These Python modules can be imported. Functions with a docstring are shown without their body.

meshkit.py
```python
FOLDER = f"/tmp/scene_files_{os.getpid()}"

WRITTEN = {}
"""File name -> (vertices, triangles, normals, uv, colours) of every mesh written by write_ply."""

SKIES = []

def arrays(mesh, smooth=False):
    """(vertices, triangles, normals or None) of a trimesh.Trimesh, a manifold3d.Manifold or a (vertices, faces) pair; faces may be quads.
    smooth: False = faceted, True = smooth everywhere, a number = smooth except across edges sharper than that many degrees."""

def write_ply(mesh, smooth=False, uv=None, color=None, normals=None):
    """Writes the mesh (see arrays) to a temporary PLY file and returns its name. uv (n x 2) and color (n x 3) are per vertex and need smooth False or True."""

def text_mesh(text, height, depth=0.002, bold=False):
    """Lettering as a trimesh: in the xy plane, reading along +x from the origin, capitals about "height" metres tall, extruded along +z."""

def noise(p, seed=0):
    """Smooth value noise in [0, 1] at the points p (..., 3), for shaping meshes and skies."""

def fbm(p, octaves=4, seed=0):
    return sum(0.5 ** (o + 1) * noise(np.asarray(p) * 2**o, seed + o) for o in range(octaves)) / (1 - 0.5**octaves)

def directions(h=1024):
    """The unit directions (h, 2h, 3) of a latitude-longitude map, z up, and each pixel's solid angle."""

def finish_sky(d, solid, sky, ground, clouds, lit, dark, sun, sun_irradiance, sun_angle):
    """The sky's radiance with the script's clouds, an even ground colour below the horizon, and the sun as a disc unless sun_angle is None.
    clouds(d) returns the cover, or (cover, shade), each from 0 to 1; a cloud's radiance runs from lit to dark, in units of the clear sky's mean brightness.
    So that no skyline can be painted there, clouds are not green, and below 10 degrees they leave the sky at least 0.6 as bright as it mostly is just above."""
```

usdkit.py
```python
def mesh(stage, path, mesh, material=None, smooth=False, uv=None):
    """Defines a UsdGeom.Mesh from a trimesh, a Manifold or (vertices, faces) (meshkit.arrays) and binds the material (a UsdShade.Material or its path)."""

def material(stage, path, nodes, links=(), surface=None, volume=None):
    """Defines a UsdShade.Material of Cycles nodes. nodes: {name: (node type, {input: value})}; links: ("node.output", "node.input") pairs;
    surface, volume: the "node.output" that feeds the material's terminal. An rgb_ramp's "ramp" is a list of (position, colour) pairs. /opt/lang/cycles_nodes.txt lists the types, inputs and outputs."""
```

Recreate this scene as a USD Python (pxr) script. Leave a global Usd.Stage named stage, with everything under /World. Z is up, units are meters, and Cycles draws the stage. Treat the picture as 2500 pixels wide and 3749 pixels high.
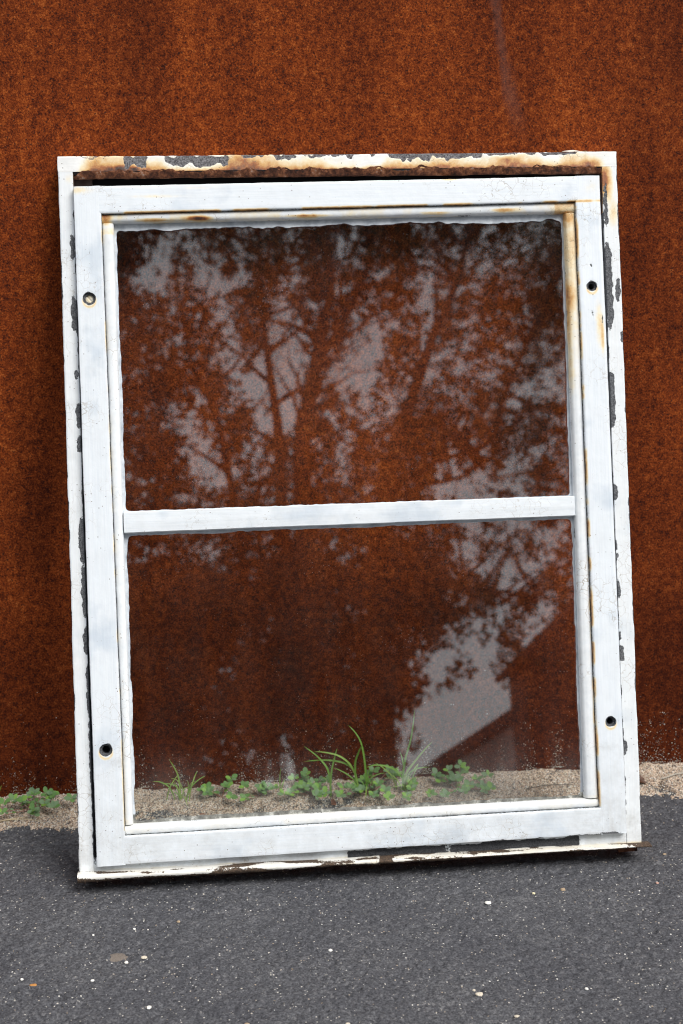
import math
import numpy as np
import trimesh
import manifold3d
import shapely
from shapely.geometry import Polygon, LineString
import meshkit
import usdkit
from pxr import Usd, UsdGeom, UsdLux, UsdShade, Gf, Sdf, Vt

stage = Usd.Stage.CreateInMemory()
UsdGeom.SetStageUpAxis(stage, UsdGeom.Tokens.z)
UsdGeom.SetStageMetersPerUnit(stage, 1.0)
UsdGeom.Xform.Define(stage, '/World')
UsdGeom.Scope.Define(stage, '/World/Looks')

# ---------------------------------------------------------------- camera, sky, sun, exposure
CAM = np.array([-0.26197, -2.76881, 1.28666])
YAW, PITCH, ROLL = 0.0930832, 0.2441158, -0.0094245
_f = np.array([math.sin(YAW) * math.cos(PITCH), math.cos(YAW) * math.cos(PITCH), -math.sin(PITCH)])
_r0 = np.array([math.cos(YAW), -math.sin(YAW), 0.0])
_u0 = np.cross(_r0, _f)
_r = math.cos(ROLL) * _r0 + math.sin(ROLL) * _u0
_u = -math.sin(ROLL) * _r0 + math.cos(ROLL) * _u0
cam = UsdGeom.Camera.Define(stage, '/World/camera')
cam.AddTransformOp().Set(Gf.Matrix4d(*_r, 0, *_u, 0, *(-_f), 0, *CAM, 1))
cam.CreateFocalLengthAttr(50.0)
cam.CreateHorizontalApertureAttr(24.0)
cam.CreateVerticalApertureAttr(36.0)
cam.CreateClippingRangeAttr(Gf.Vec2f(0.05, 2000))
cam.CreateFStopAttr(4.5)
cam.CreateFocusDistanceAttr(2.47)
cam.CreateExposureAttr(EXPOSURE := 1.32)

SUN_DIR = np.array([0.48, -0.50, 0.92])
SUN_DIR /= np.linalg.norm(SUN_DIR)
SUN_EL, SUN_ROT = math.asin(SUN_DIR[2]), math.atan2(SUN_DIR[0], SUN_DIR[1])
sky_mat = usdkit.material(stage, '/World/Looks/overcast_sky', {
    'sky': ('sky_texture', {'sky_type': 'single_scattering', 'sun_disc': False, 'sun_elevation': SUN_EL, 'sun_rotation': SUN_ROT}),
    'tc': ('texture_coordinate', {}),
    'map': ('mapping', {'scale': (1.0, 1.0, 2.2)}),
    'n': ('noise_texture', {'scale': 2.2, 'detail': 5.0, 'roughness': 0.55}),
    'cl': ('rgb_ramp', {'ramp': [(0.3, (4.3, 4.38, 4.5)), (0.7, (6.0, 6.05, 6.15))]}),
    'mix': ('mix_color', {'fac': 0.9}),
    'bg': ('background_shader', {'strength': 0.085})},
    [('tc.generated', 'map.vector'), ('map.vector', 'n.vector'), ('n.fac', 'cl.fac'), ('sky.color', 'mix.a'), ('cl.color', 'mix.b'),
     ('mix.result', 'bg.color')], surface='bg.background')
dome = UsdLux.DomeLight.Define(stage, '/World/sky')
dome.CreateIntensityAttr(1.0)
UsdShade.MaterialBindingAPI.Apply(dome.GetPrim()).Bind(sky_mat)
dome.GetPrim().SetCustomDataByKey('kind', 'structure')
dome.GetPrim().SetCustomDataByKey('label', 'pale overcast sky')
sun = UsdLux.DistantLight.Define(stage, '/World/sun')
sun.CreateIntensityAttr(0.40)
sun.CreateAngleAttr(32.0)
sun.CreateColorAttr(Gf.Vec3f(1.0, 0.965, 0.92))
sun.CreateNormalizeAttr(True)
_z = SUN_DIR
_x = np.cross([0, 0, 1.0], _z); _x /= np.linalg.norm(_x)
_y = np.cross(_z, _x)
sun.AddTransformOp().Set(Gf.Matrix4d(*_x, 0, *_y, 0, *_z, 0, *(SUN_DIR * 30), 1))

# ---------------------------------------------------------------- helpers
L = '/World/Looks/'
used = {}
rng = np.random.default_rng(7)
fbm, vnoise = meshkit.fbm, meshkit.noise


def numbered(parent, name):
    k = used.get((parent, name), 0)
    used[(parent, name)] = k + 1
    return f'{parent}/{name}' + (f'_{k:03d}' if k else '')


def tag(prim, label=None, category=None, group=None, kind=None):
    for k, v in (('label', label), ('category', category), ('group', group), ('kind', kind)):
        if v:
            prim.SetCustomDataByKey(k, v)
    return prim


def thing(name, label, category, loc=(0, 0, 0), rot=(0, 0, 0), group=None, kind=None):
    x = UsdGeom.Xform.Define(stage, numbered('/World', name))
    x.AddTranslateOp().Set(Gf.Vec3d(*map(float, loc)))
    x.AddRotateXYZOp().Set(Gf.Vec3f(*map(float, rot)))
    return tag(x.GetPrim(), label, category, group, kind)


def obj(name, mesh, mat, parent=None, smooth=False, label=None):
    path = numbered(str(parent.GetPath()) if parent else '/World', name)
    m = usdkit.mesh(stage, path, mesh, mat, smooth=smooth)
    if label:
        tag(m.GetPrim(), label)
    return m


def sstep(a, b, x):
    t = np.clip((x - a) / (b - a), 0, 1)
    return t * t * (3 - 2 * t)


def grid_mesh(xs, ys, zfun):
    X, Y = np.meshgrid(xs, ys, indexing='ij')
    v = np.stack([X, Y, zfun(X, Y)], -1).reshape(-1, 3)
    n, m = len(xs), len(ys)
    i = (np.arange(n - 1)[:, None] * m + np.arange(m - 1)[None]).ravel()
    f = np.concatenate([np.stack([i, i + m, i + m + 1], 1), np.stack([i, i + m + 1, i + 1], 1)])
    return v, f


def cat(meshes):
    return trimesh.util.concatenate(meshes)


def box(x0, x1, y0, y1, z0, z1):
    b = trimesh.creation.box(extents=(x1 - x0, y1 - y0, z1 - z0))
    b.apply_translation(((x0 + x1) / 2, (y0 + y1) / 2, (z0 + z1) / 2))
    return b


def tube(pts, radii, n=6):
    pts = np.asarray(pts, float)
    radii = np.broadcast_to(np.asarray(radii, float), len(pts))
    t = np.gradient(pts, axis=0)
    t /= np.linalg.norm(t, axis=1, keepdims=True) + 1e-9
    ref = np.array([0.31, 0.83, 0.46])
    a = np.cross(t, ref); a /= np.linalg.norm(a, axis=1, keepdims=True) + 1e-9
    b = np.cross(t, a)
    ang = np.arange(n) / n * 2 * np.pi
    v = pts[:, None] + radii[:, None, None] * (np.cos(ang)[None, :, None] * a[:, None] + np.sin(ang)[None, :, None] * b[:, None])
    v = v.reshape(-1, 3)
    f = []
    for i in range(len(pts) - 1):
        for j in range(n):
            k = (j + 1) % n
            f += [[i * n + j, i * n + k, (i + 1) * n + k], [i * n + j, (i + 1) * n + k, (i + 1) * n + j]]
    c0, c1 = len(v), len(v) + 1
    v = np.vstack([v, pts[0], pts[-1]])
    e = (len(pts) - 1) * n
    for j in range(n):
        k = (j + 1) % n
        f += [[c0, k, j], [c1, e + j, e + k]]
    return trimesh.Trimesh(v, np.array(f), process=False)


# ---------------------------------------------------------------- materials
def simple(name, color, rough=0.6, spec=0.5, **kw):
    return usdkit.material(stage, L + name, {'p': ('principled_bsdf', {'base_color': color, 'roughness': rough, 'specular_ior_level': spec, **kw})}, surface='p.BSDF')


def make_rust_wall():
    n = {
        'g': ('geometry', {}), 's': ('separate_xyz', {}),
        'fine': ('noise_texture', {'scale': 270.0, 'detail': 5.0, 'roughness': 0.80}),
        'mid': ('noise_texture', {'scale': 75.0, 'detail': 4.0, 'roughness': 0.68}),
        'mp': ('mapping', {'scale': (13.0, 13.0, 4.0)}),
        'big': ('noise_texture', {'scale': 1.0, 'detail': 6.0, 'roughness': 0.62}),
        'mp2': ('mapping', {'scale': (30.0, 30.0, 7.0)}),
        'streak': ('noise_texture', {'scale': 1.0, 'detail': 4.0, 'roughness': 0.6}),
        'a1': ('math', {'math_type': 'multiply', 'value2': 0.62}),
        'a2': ('math', {'math_type': 'multiply_add', 'value2': 0.36}),
        'a3': ('math', {'math_type': 'multiply_add', 'value2': 0.17}),
        'a4': ('math', {'math_type': 'multiply_add', 'value2': 0.03}), 'cell': ('voronoi_texture', {'scale': 420.0}), 'cells': ('separate_color', {}), 'a5': ('math', {'math_type': 'multiply_add', 'value2': 0.105}), 'cell2': ('voronoi_texture', {'scale': 130.0}), 'cell2s': ('separate_color', {}), 'a6': ('math', {'math_type': 'multiply_add', 'value2': 0.055}),
        'ramp': ('rgb_ramp', {'ramp': [(0.485, (0.014, 0.0065, 0.006)), (0.568, (0.050, 0.0100, 0.0045)), (0.636, (0.130, 0.0238, 0.0056)), (0.712, (0.222, 0.0430, 0.0085)),
                                       (0.79, (0.37, 0.088, 0.016)), (0.88, (0.44, 0.18, 0.065))]}),
        # dark pits
        'pit': ('noise_texture', {'scale': 150.0, 'detail': 2.0, 'roughness': 0.5}),
        'pitr': ('rgb_ramp', {'ramp': [(0.62, (0, 0, 0)), (0.66, (1, 1, 1))]}),
        'pitm': ('mix_color', {'b': (0.016, 0.009, 0.009)}),
        'pitf': ('math', {'math_type': 'multiply', 'value2': 0.75}),
        # darker purple brown towards the foot, with an uneven upper limit
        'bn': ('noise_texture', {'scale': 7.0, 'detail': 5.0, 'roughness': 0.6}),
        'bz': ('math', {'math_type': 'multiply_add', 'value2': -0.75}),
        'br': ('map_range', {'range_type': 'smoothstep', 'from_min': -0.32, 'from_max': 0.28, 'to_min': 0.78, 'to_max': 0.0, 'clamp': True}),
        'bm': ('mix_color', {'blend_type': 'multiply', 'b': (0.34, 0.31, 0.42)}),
        # broad mottling and runs
        'pm': ('mapping', {'scale': (3.6, 3.6, 1.5), 'location': (3.1, 0.0, 0.7)}), 'pn': ('noise_texture', {'scale': 1.0, 'detail': 5.0, 'roughness': 0.6}),
        'pr': ('rgb_ramp', {'ramp': [(0.36, (0.62, 0.60, 0.66)), (0.50, (0.92, 0.92, 0.92)), (0.66, (1.18, 1.20, 1.12))]}), 'pmix': ('mix_color', {'blend_type': 'multiply', 'fac': 1.0, 'use_clamp': False}),
        # greyish rubbed streak high on the right
        'sk1': ('math', {'math_type': 'multiply_add', 'value2': 0.265}),
        'sk1b': ('math', {'math_type': 'add'}),
        'sk2': ('math', {'math_type': 'multiply_add', 'value2': 0.07}),
        'sk3': ('math', {'math_type': 'absolute'}),
        'sk4': ('map_range', {'range_type': 'smoothstep', 'from_min': 0.002, 'from_max': 0.022, 'to_min': 1.0, 'to_max': 0.0, 'clamp': True}),
        'skz': ('map_range', {'range_type': 'smoothstep', 'from_min': 1.30, 'from_max': 1.42, 'to_min': 0.0, 'to_max': 1.0, 'clamp': True}),
        'sk5': ('math', {'math_type': 'multiply'}),
        'sk6': ('math', {'math_type': 'multiply'}),
        'skc': ('mix_color', {'b': (0.13, 0.055, 0.042)}),
        'bh': ('math', {'math_type': 'multiply_add', 'value2': 0.8}),
        'bump': ('bump', {'strength': 0.75, 'distance': 0.0016}),
        'p': ('principled_bsdf', {'roughness': 0.85, 'specular_ior_level': 0.10})}
    l = [('g.position', 'fine.vector'), ('g.position', 'mid.vector'), ('g.position', 'mp.vector'), ('mp.vector', 'big.vector'), ('g.position', 'mp2.vector'), ('mp2.vector', 'streak.vector'),
         ('fine.fac', 'a1.value1'), ('mid.fac', 'a2.value1'), ('a1.value', 'a2.value3'), ('big.fac', 'a3.value1'), ('a2.value', 'a3.value3'), ('streak.fac', 'a4.value1'), ('a3.value', 'a4.value3'),
         ('g.position', 'cell.vector'), ('cell.color', 'cells.color'), ('cells.r', 'a5.value1'), ('a4.value', 'a5.value3'), ('g.position', 'cell2.vector'), ('cell2.color', 'cell2s.color'), ('cell2s.r', 'a6.value1'), ('a5.value', 'a6.value3'), ('a6.value', 'ramp.fac'),
         ('g.position', 'pit.vector'), ('pit.fac', 'pitr.fac'), ('pitr.color', 'pitf.value1'), ('pitf.value', 'pitm.fac'), ('ramp.color', 'pitm.a'),
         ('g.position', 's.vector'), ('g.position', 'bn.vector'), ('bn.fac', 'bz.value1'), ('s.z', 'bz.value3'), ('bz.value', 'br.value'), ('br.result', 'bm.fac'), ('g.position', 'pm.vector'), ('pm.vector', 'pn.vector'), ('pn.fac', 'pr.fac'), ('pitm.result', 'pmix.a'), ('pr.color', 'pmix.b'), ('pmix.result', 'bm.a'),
         ('s.z', 'sk1.value1'), ('s.x', 'sk1.value3'), ('big.fac', 'sk2.value1'), ('sk1.value', 'sk1b.value1'), ('sk1b.value', 'sk2.value3'), ('sk2.value', 'sk3.value1'), ('sk3.value', 'sk4.value'),
         ('s.z', 'skz.value'), ('sk4.result', 'sk5.value1'), ('skz.result', 'sk5.value2'), ('sk5.value', 'sk6.value1'), ('mid.fac', 'sk6.value2'), ('sk6.value', 'skc.fac'), ('bm.result', 'skc.a'),
         ('skc.result', 'p.base_color'),
         ('mid.fac', 'bh.value1'), ('fine.fac', 'bh.value3'), ('bh.value', 'bump.height'), ('bump.normal', 'p.normal')]
    n['sk1b'][1]['value2'] = SKX
    return usdkit.material(stage, L + 'rusted_steel', n, l, surface='p.BSDF')


def make_paint(name, tint_a, tint_b, stretch, base=((0.032, 0.034, 0.039), (0.15, 0.155, 0.165)), crack=0.5, rough=0.42):
    """Old oil paint. Vertex primvar wear = (rust stain, chip field, grime)."""
    n = {
        'tc': ('texture_coordinate', {}), 'w': ('attribute', {'attribute': 'wear'}), 'ws': ('separate_color', {}),
        'blotch': ('noise_texture', {'scale': 9.0, 'detail': 4.0, 'roughness': 0.55}),
        'br': ('rgb_ramp', {'ramp': [(0.56, (0, 0, 0)), (0.68, (0.8, 0.8, 0.8))]}),
        'm0': ('mix_color', {'a': tint_a, 'b': tint_b}),
        'mp': ('mapping', {'scale': stretch}),
        'brush': ('noise_texture', {'scale': 1.0, 'detail': 3.0, 'roughness': 0.6}),
        'brr': ('rgb_ramp', {'ramp': [(0.33, (0.925, 0.94, 0.955)), (0.6, (1, 1, 1))]}),
        'm1': ('mix_color', {'blend_type': 'multiply', 'fac': 1.0}),
        # rust stains: cream, ochre, brown
        'rn': ('noise_texture', {'scale': 70.0, 'detail': 5.0, 'roughness': 0.7}),
        'rn2': ('noise_texture', {'scale': 260.0, 'detail': 3.0, 'roughness': 0.65}),
        'ra': ('math', {'math_type': 'multiply_add', 'value2': 1.5, 'value3': 0.25}),
        'rb': ('math', {'math_type': 'multiply'}),
        'rc': ('rgb_ramp', {'ramp': [(0.0, (0.8, 0.8, 0.8)), (0.18, (0.80, 0.70, 0.48)), (0.42, (0.62, 0.36, 0.13)), (0.62, (0.33, 0.11, 0.03)), (0.85, (0.09, 0.028, 0.014)), (1.0, (0.035, 0.014, 0.010))]}),
        'rf': ('map_range', {'range_type': 'smoothstep', 'from_min': 0.02, 'from_max': 0.26, 'to_min': 0.0, 'to_max': 1.0, 'clamp': True}),
        'm2': ('mix_color', {}),
        # grime
        'gn': ('noise_texture', {'scale': 45.0, 'detail': 5.0, 'roughness': 0.7}),
        'ga': ('math', {'math_type': 'multiply_add', 'value2': 2.4, 'value3': -0.75}),
        'gb': ('math', {'math_type': 'multiply', 'use_clamp': True}), 'gc': ('math', {'math_type': 'multiply', 'value2': 0.55}),
        'm3': ('mix_color', {'b': (0.30, 0.285, 0.25)}),
        # little dark specks
        'sv': ('voronoi_texture', {'scale': 110.0}),
        'sr': ('rgb_ramp', {'ramp': [(0.075, (1, 1, 1)), (0.12, (0, 0, 0))]}),
        'sm': ('noise_texture', {'scale': 16.0, 'detail': 2.0}),
        'smr': ('rgb_ramp', {'ramp': [(0.47, (0, 0, 0)), (0.56, (1, 1, 1))]}),
        'sx': ('math', {'math_type': 'multiply'}),
        'm4': ('mix_color', {'b': (0.13, 0.105, 0.085)}),
        # hairline cracks
        'cd': ('noise_texture', {'scale': 40.0, 'detail': 3.0}),
        'cvm': ('vector_math', {'math_type': 'multiply_add', 'vector2': (0.03, 0.03, 0.03)}),
        'cv': ('voronoi_texture', {'feature': 'distance_to_edge', 'scale': 62.0}),
        'cr': ('rgb_ramp', {'ramp': [(0.0, (1, 1, 1)), (0.035, (0, 0, 0))]}),
        'cm': ('noise_texture', {'scale': 11.0, 'detail': 3.0}),
        'cmr': ('rgb_ramp', {'ramp': [(0.53, (0, 0, 0)), (0.66, (crack, crack, crack))]}),
        'cx': ('math', {'math_type': 'multiply'}),
        'm5': ('mix_color', {'b': (0.26, 0.19, 0.11)}),
        # chips
        'ch1': ('math', {'math_type': 'multiply_add', 'value2': 0.42}),
        'chm': ('map_range', {'from_min': 0.69, 'from_max': 0.73, 'to_min': 0.0, 'to_max': 1.0, 'clamp': True}),
        'bn': ('noise_texture', {'scale': 420.0, 'detail': 3.0, 'roughness': 0.7}),
        'bc': ('rgb_ramp', {'ramp': [(0.38, base[0]), (0.66, base[1])]}),
        'm6': ('mix_color', {}),
        'h1': ('math', {'math_type': 'multiply', 'value2': -0.9}),
        'h2': ('math', {'math_type': 'multiply_add', 'value2': 0.16}),
        'h3': ('math', {'math_type': 'multiply_add', 'value2': -0.5}),
        'h4': ('math', {'math_type': 'multiply_add', 'value2': 0.25}),
        'bump': ('bump', {'strength': 0.7, 'distance': 0.0009}),
        'rg': ('mix_float', {'a': rough, 'b': 0.85}),
        'p': ('principled_bsdf', {'specular_ior_level': 0.4})}
    V = 'tc.object'
    l = [(V, f'{k}.vector') for k in ('blotch', 'mp', 'rn', 'rn2', 'gn', 'sv', 'sm', 'cd', 'cm', 'bn')]
    l += [('w.color', 'ws.color'), ('blotch.fac', 'br.fac'), ('br.color', 'm0.fac'), ('mp.vector', 'brush.vector'), ('brush.fac', 'brr.fac'), ('m0.result', 'm1.a'), ('brr.color', 'm1.b'),
          ('rn.fac', 'ra.value1'), ('ra.value', 'rb.value1'), ('ws.r', 'rb.value2'), ('rb.value', 'rc.fac'), ('rb.value', 'rf.value'), ('rf.result', 'm2.fac'), ('m1.result', 'm2.a'), ('rc.color', 'm2.b'),
          ('gn.fac', 'ga.value1'), ('ga.value', 'gb.value1'), ('ws.b', 'gb.value2'), ('gb.value', 'gc.value1'), ('gc.value', 'm3.fac'), ('m2.result', 'm3.a'),
          ('sv.distance', 'sr.fac'), ('sm.fac', 'smr.fac'), ('sr.color', 'sx.value1'), ('smr.color', 'sx.value2'), ('sx.value', 'm4.fac'), ('m3.result', 'm4.a'),
          ('cd.color', 'cvm.vector1'), (V, 'cvm.vector3'), ('cvm.vector', 'cv.vector'), ('cv.distance', 'cr.fac'), ('cm.fac', 'cmr.fac'), ('cr.color', 'cx.value1'), ('cmr.color', 'cx.value2'), ('cx.value', 'm5.fac'), ('m4.result', 'm5.a'),
          ('rn2.fac', 'ch1.value1'), ('ws.g', 'ch1.value3'), ('ch1.value', 'chm.value'), ('chm.result', 'm6.fac'), ('bn.fac', 'bc.fac'), ('m5.result', 'm6.a'), ('bc.color', 'm6.b'), ('m6.result', 'p.base_color'),
          ('chm.result', 'h1.value1'), ('brush.fac', 'h2.value1'), ('h1.value', 'h2.value3'), ('cx.value', 'h3.value1'), ('h2.value', 'h3.value3'), ('rn2.fac', 'h4.value1'), ('h3.value', 'h4.value3'),
          ('h4.value', 'bump.height'), ('bump.normal', 'p.normal'), ('chm.result', 'rg.fac'), ('rg.result', 'p.roughness')]
    return usdkit.material(stage, L + name, n, l, surface='p.BSDF')


SKX = -0.737
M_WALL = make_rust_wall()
PA, PB = (0.715, 0.757, 0.795), (0.545, 0.61, 0.68)
M_PV = make_paint('old_white_paint_upright', PA, PB, (420.0, 300.0, 14.0))
M_PH = make_paint('old_white_paint_level', PA, PB, (14.0, 300.0, 420.0))
M_SASH = make_paint('old_white_paint_sash', PA, PB, (90.0, 90.0, 90.0))
M_BEAD = make_paint('old_white_paint_bead', (0.745, 0.775, 0.795), (0.66, 0.69, 0.71), (120.0, 120.0, 120.0), crack=0.9)
M_HEAD = make_paint('flaking_paint_head', (0.78, 0.785, 0.775), (0.74, 0.73, 0.68), (16.0, 300.0, 300.0), base=((0.045, 0.042, 0.045), (0.23, 0.225, 0.235)), crack=0.9)
M_SILL = make_paint('flaking_paint_sill', (0.70, 0.685, 0.64), (0.58, 0.55, 0.48), (30.0, 300.0, 300.0), base=((0.025, 0.018, 0.014), (0.13, 0.085, 0.055)), crack=1.0, rough=0.6)
M_CASE = make_paint('old_white_paint_frame', (0.74, 0.768, 0.785), (0.64, 0.685, 0.725), (420.0, 300.0, 14.0), base=((0.032, 0.034, 0.039), (0.17, 0.175, 0.185)))
M_FOOT = make_paint('old_white_paint_foot', PA, PB, (14.0, 300.0, 420.0), base=((0.018, 0.019, 0.022), (0.07, 0.073, 0.08)))
M_CRUST = usdkit.material(stage, L + 'rust_crust', {
    'tc': ('texture_coordinate', {}), 'n': ('noise_texture', {'scale': 190.0, 'detail': 5.0, 'roughness': 0.7}), 'n2': ('noise_texture', {'scale': 60.0, 'detail': 3.0}),
    'a': ('math', {'math_type': 'multiply_add', 'value2': 0.5}), 'b': ('math', {'math_type': 'multiply', 'value2': 0.5}),
    'r': ('rgb_ramp', {'ramp': [(0.36, (0.018, 0.010, 0.009)), (0.48, (0.085, 0.032, 0.018)), (0.58, (0.20, 0.078, 0.036)), (0.68, (0.32, 0.24, 0.2))]}),
    'bump': ('bump', {'strength': 0.9, 'distance': 0.002}), 'p': ('principled_bsdf', {'roughness': 0.9, 'specular_ior_level': 0.2})},
    [('tc.object', 'n.vector'), ('tc.object', 'n2.vector'), ('n2.fac', 'b.value1'), ('n.fac', 'a.value1'), ('b.value', 'a.value3'), ('a.value', 'r.fac'), ('r.color', 'p.base_color'), ('a.value', 'bump.height'), ('bump.normal', 'p.normal')],
    surface='p.BSDF')
M_PUTTY = usdkit.material(stage, L + 'grey_putty', {
    'tc': ('texture_coordinate', {}), 'n': ('noise_texture', {'scale': 40.0, 'detail': 5.0, 'roughness': 0.65}),
    'r': ('rgb_ramp', {'ramp': [(0.3, (0.34, 0.38, 0.43)), (0.6, (0.60, 0.64, 0.68))]}), 'bump': ('bump', {'strength': 0.4, 'distance': 0.001}), 'p': ('principled_bsdf', {'roughness': 0.55})},
    [('tc.object', 'n.vector'), ('n.fac', 'r.fac'), ('r.color', 'p.base_color'), ('n.fac', 'bump.height'), ('bump.normal', 'p.normal')], surface='p.BSDF')
M_PUTTY_D = usdkit.material(stage, L + 'dark_putty', {
    'tc': ('texture_coordinate', {}), 'n': ('noise_texture', {'scale': 70.0, 'detail': 5.0, 'roughness': 0.7}),
    'r': ('rgb_ramp', {'ramp': [(0.35, (0.07, 0.07, 0.065)), (0.55, (0.20, 0.20, 0.18)), (0.68, (0.5, 0.5, 0.46))]}), 'bump': ('bump', {'strength': 0.5, 'distance': 0.001}), 'p': ('principled_bsdf', {'roughness': 0.8})},
    [('tc.object', 'n.vector'), ('n.fac', 'r.fac'), ('r.color', 'p.base_color'), ('n.fac', 'bump.height'), ('bump.normal', 'p.normal')], surface='p.BSDF')
M_GLASS = usdkit.material(stage, L + 'old_window_glass', {
    'tc': ('texture_coordinate', {}),
    'wn': ('noise_texture', {'scale': 3.0, 'detail': 1.0}), 'bump': ('bump', {'strength': 0.05, 'distance': 0.002}),
    't': ('transparent_bsdf', {'color': (0.975, 0.985, 0.98)}), 'gl': ('glossy_bsdf', {'color': (1, 1, 1), 'roughness': 0.0}), 'fr': ('fresnel', {'IOR': 2.4}), 'ge': ('geometry', {}), 'inv': ('math', {'math_type': 'subtract', 'value1': 1.0}), 'ff': ('math', {'math_type': 'multiply'}),
    'm': ('mix_closure', {}),
    'dv': ('voronoi_texture', {'scale': 150.0}), 'dr': ('rgb_ramp', {'ramp': [(0.05, (0.5, 0.5, 0.5)), (0.075, (0.0, 0.0, 0.0))]}),
    'dn': ('noise_texture', {'scale': 14.0, 'detail': 3.0}), 'dnr': ('rgb_ramp', {'ramp': [(0.56, (0, 0, 0)), (0.64, (1, 1, 1))]}), 'dx': ('math', {'math_type': 'multiply'}),
    'sx': ('separate_xyz', {}), 'lowz': ('map_range', {'range_type': 'smoothstep', 'from_min': 0.07, 'from_max': 0.24, 'to_min': 0.017, 'to_max': 0.0012, 'clamp': True}),
    'fmp': ('mapping', {'scale': (16.0, 16.0, 7.0)}), 'fn': ('noise_texture', {'scale': 1.0, 'detail': 5.0, 'roughness': 0.65}), 'fr2': ('rgb_ramp', {'ramp': [(0.40, (0.25, 0.25, 0.25)), (0.66, (1.7, 1.7, 1.7))]}),
    'fx': ('math', {'math_type': 'multiply'}), 'fa': ('math', {'math_type': 'add'}),
    'd': ('diffuse_bsdf', {'color': (0.72, 0.70, 0.66)}), 'm2': ('mix_closure', {})},
    [('tc.object', 'wn.vector'), ('wn.fac', 'bump.height'), ('bump.normal', 'gl.normal'), ('ge.backfacing', 'inv.value2'), ('inv.value', 'ff.value1'), ('fr.fac', 'ff.value2'), ('ff.value', 'm.fac'), ('t.BSDF', 'm.closure1'), ('gl.BSDF', 'm.closure2'),
     ('tc.object', 'dv.vector'), ('tc.object', 'dn.vector'), ('dv.distance', 'dr.fac'), ('dn.fac', 'dnr.fac'), ('dr.color', 'dx.value1'), ('dnr.color', 'dx.value2'), ('tc.object', 'sx.vector'), ('sx.z', 'lowz.value'), ('tc.object', 'fmp.vector'), ('fmp.vector', 'fn.vector'), ('fn.fac', 'fr2.fac'), ('lowz.result', 'fx.value1'), ('fr2.color', 'fx.value2'), ('fx.value', 'fa.value1'), ('dx.value', 'fa.value2'), ('fa.value', 'm2.fac'), ('m.closure', 'm2.closure1'), ('d.BSDF', 'm2.closure2')],
    surface='m2.closure')
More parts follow.
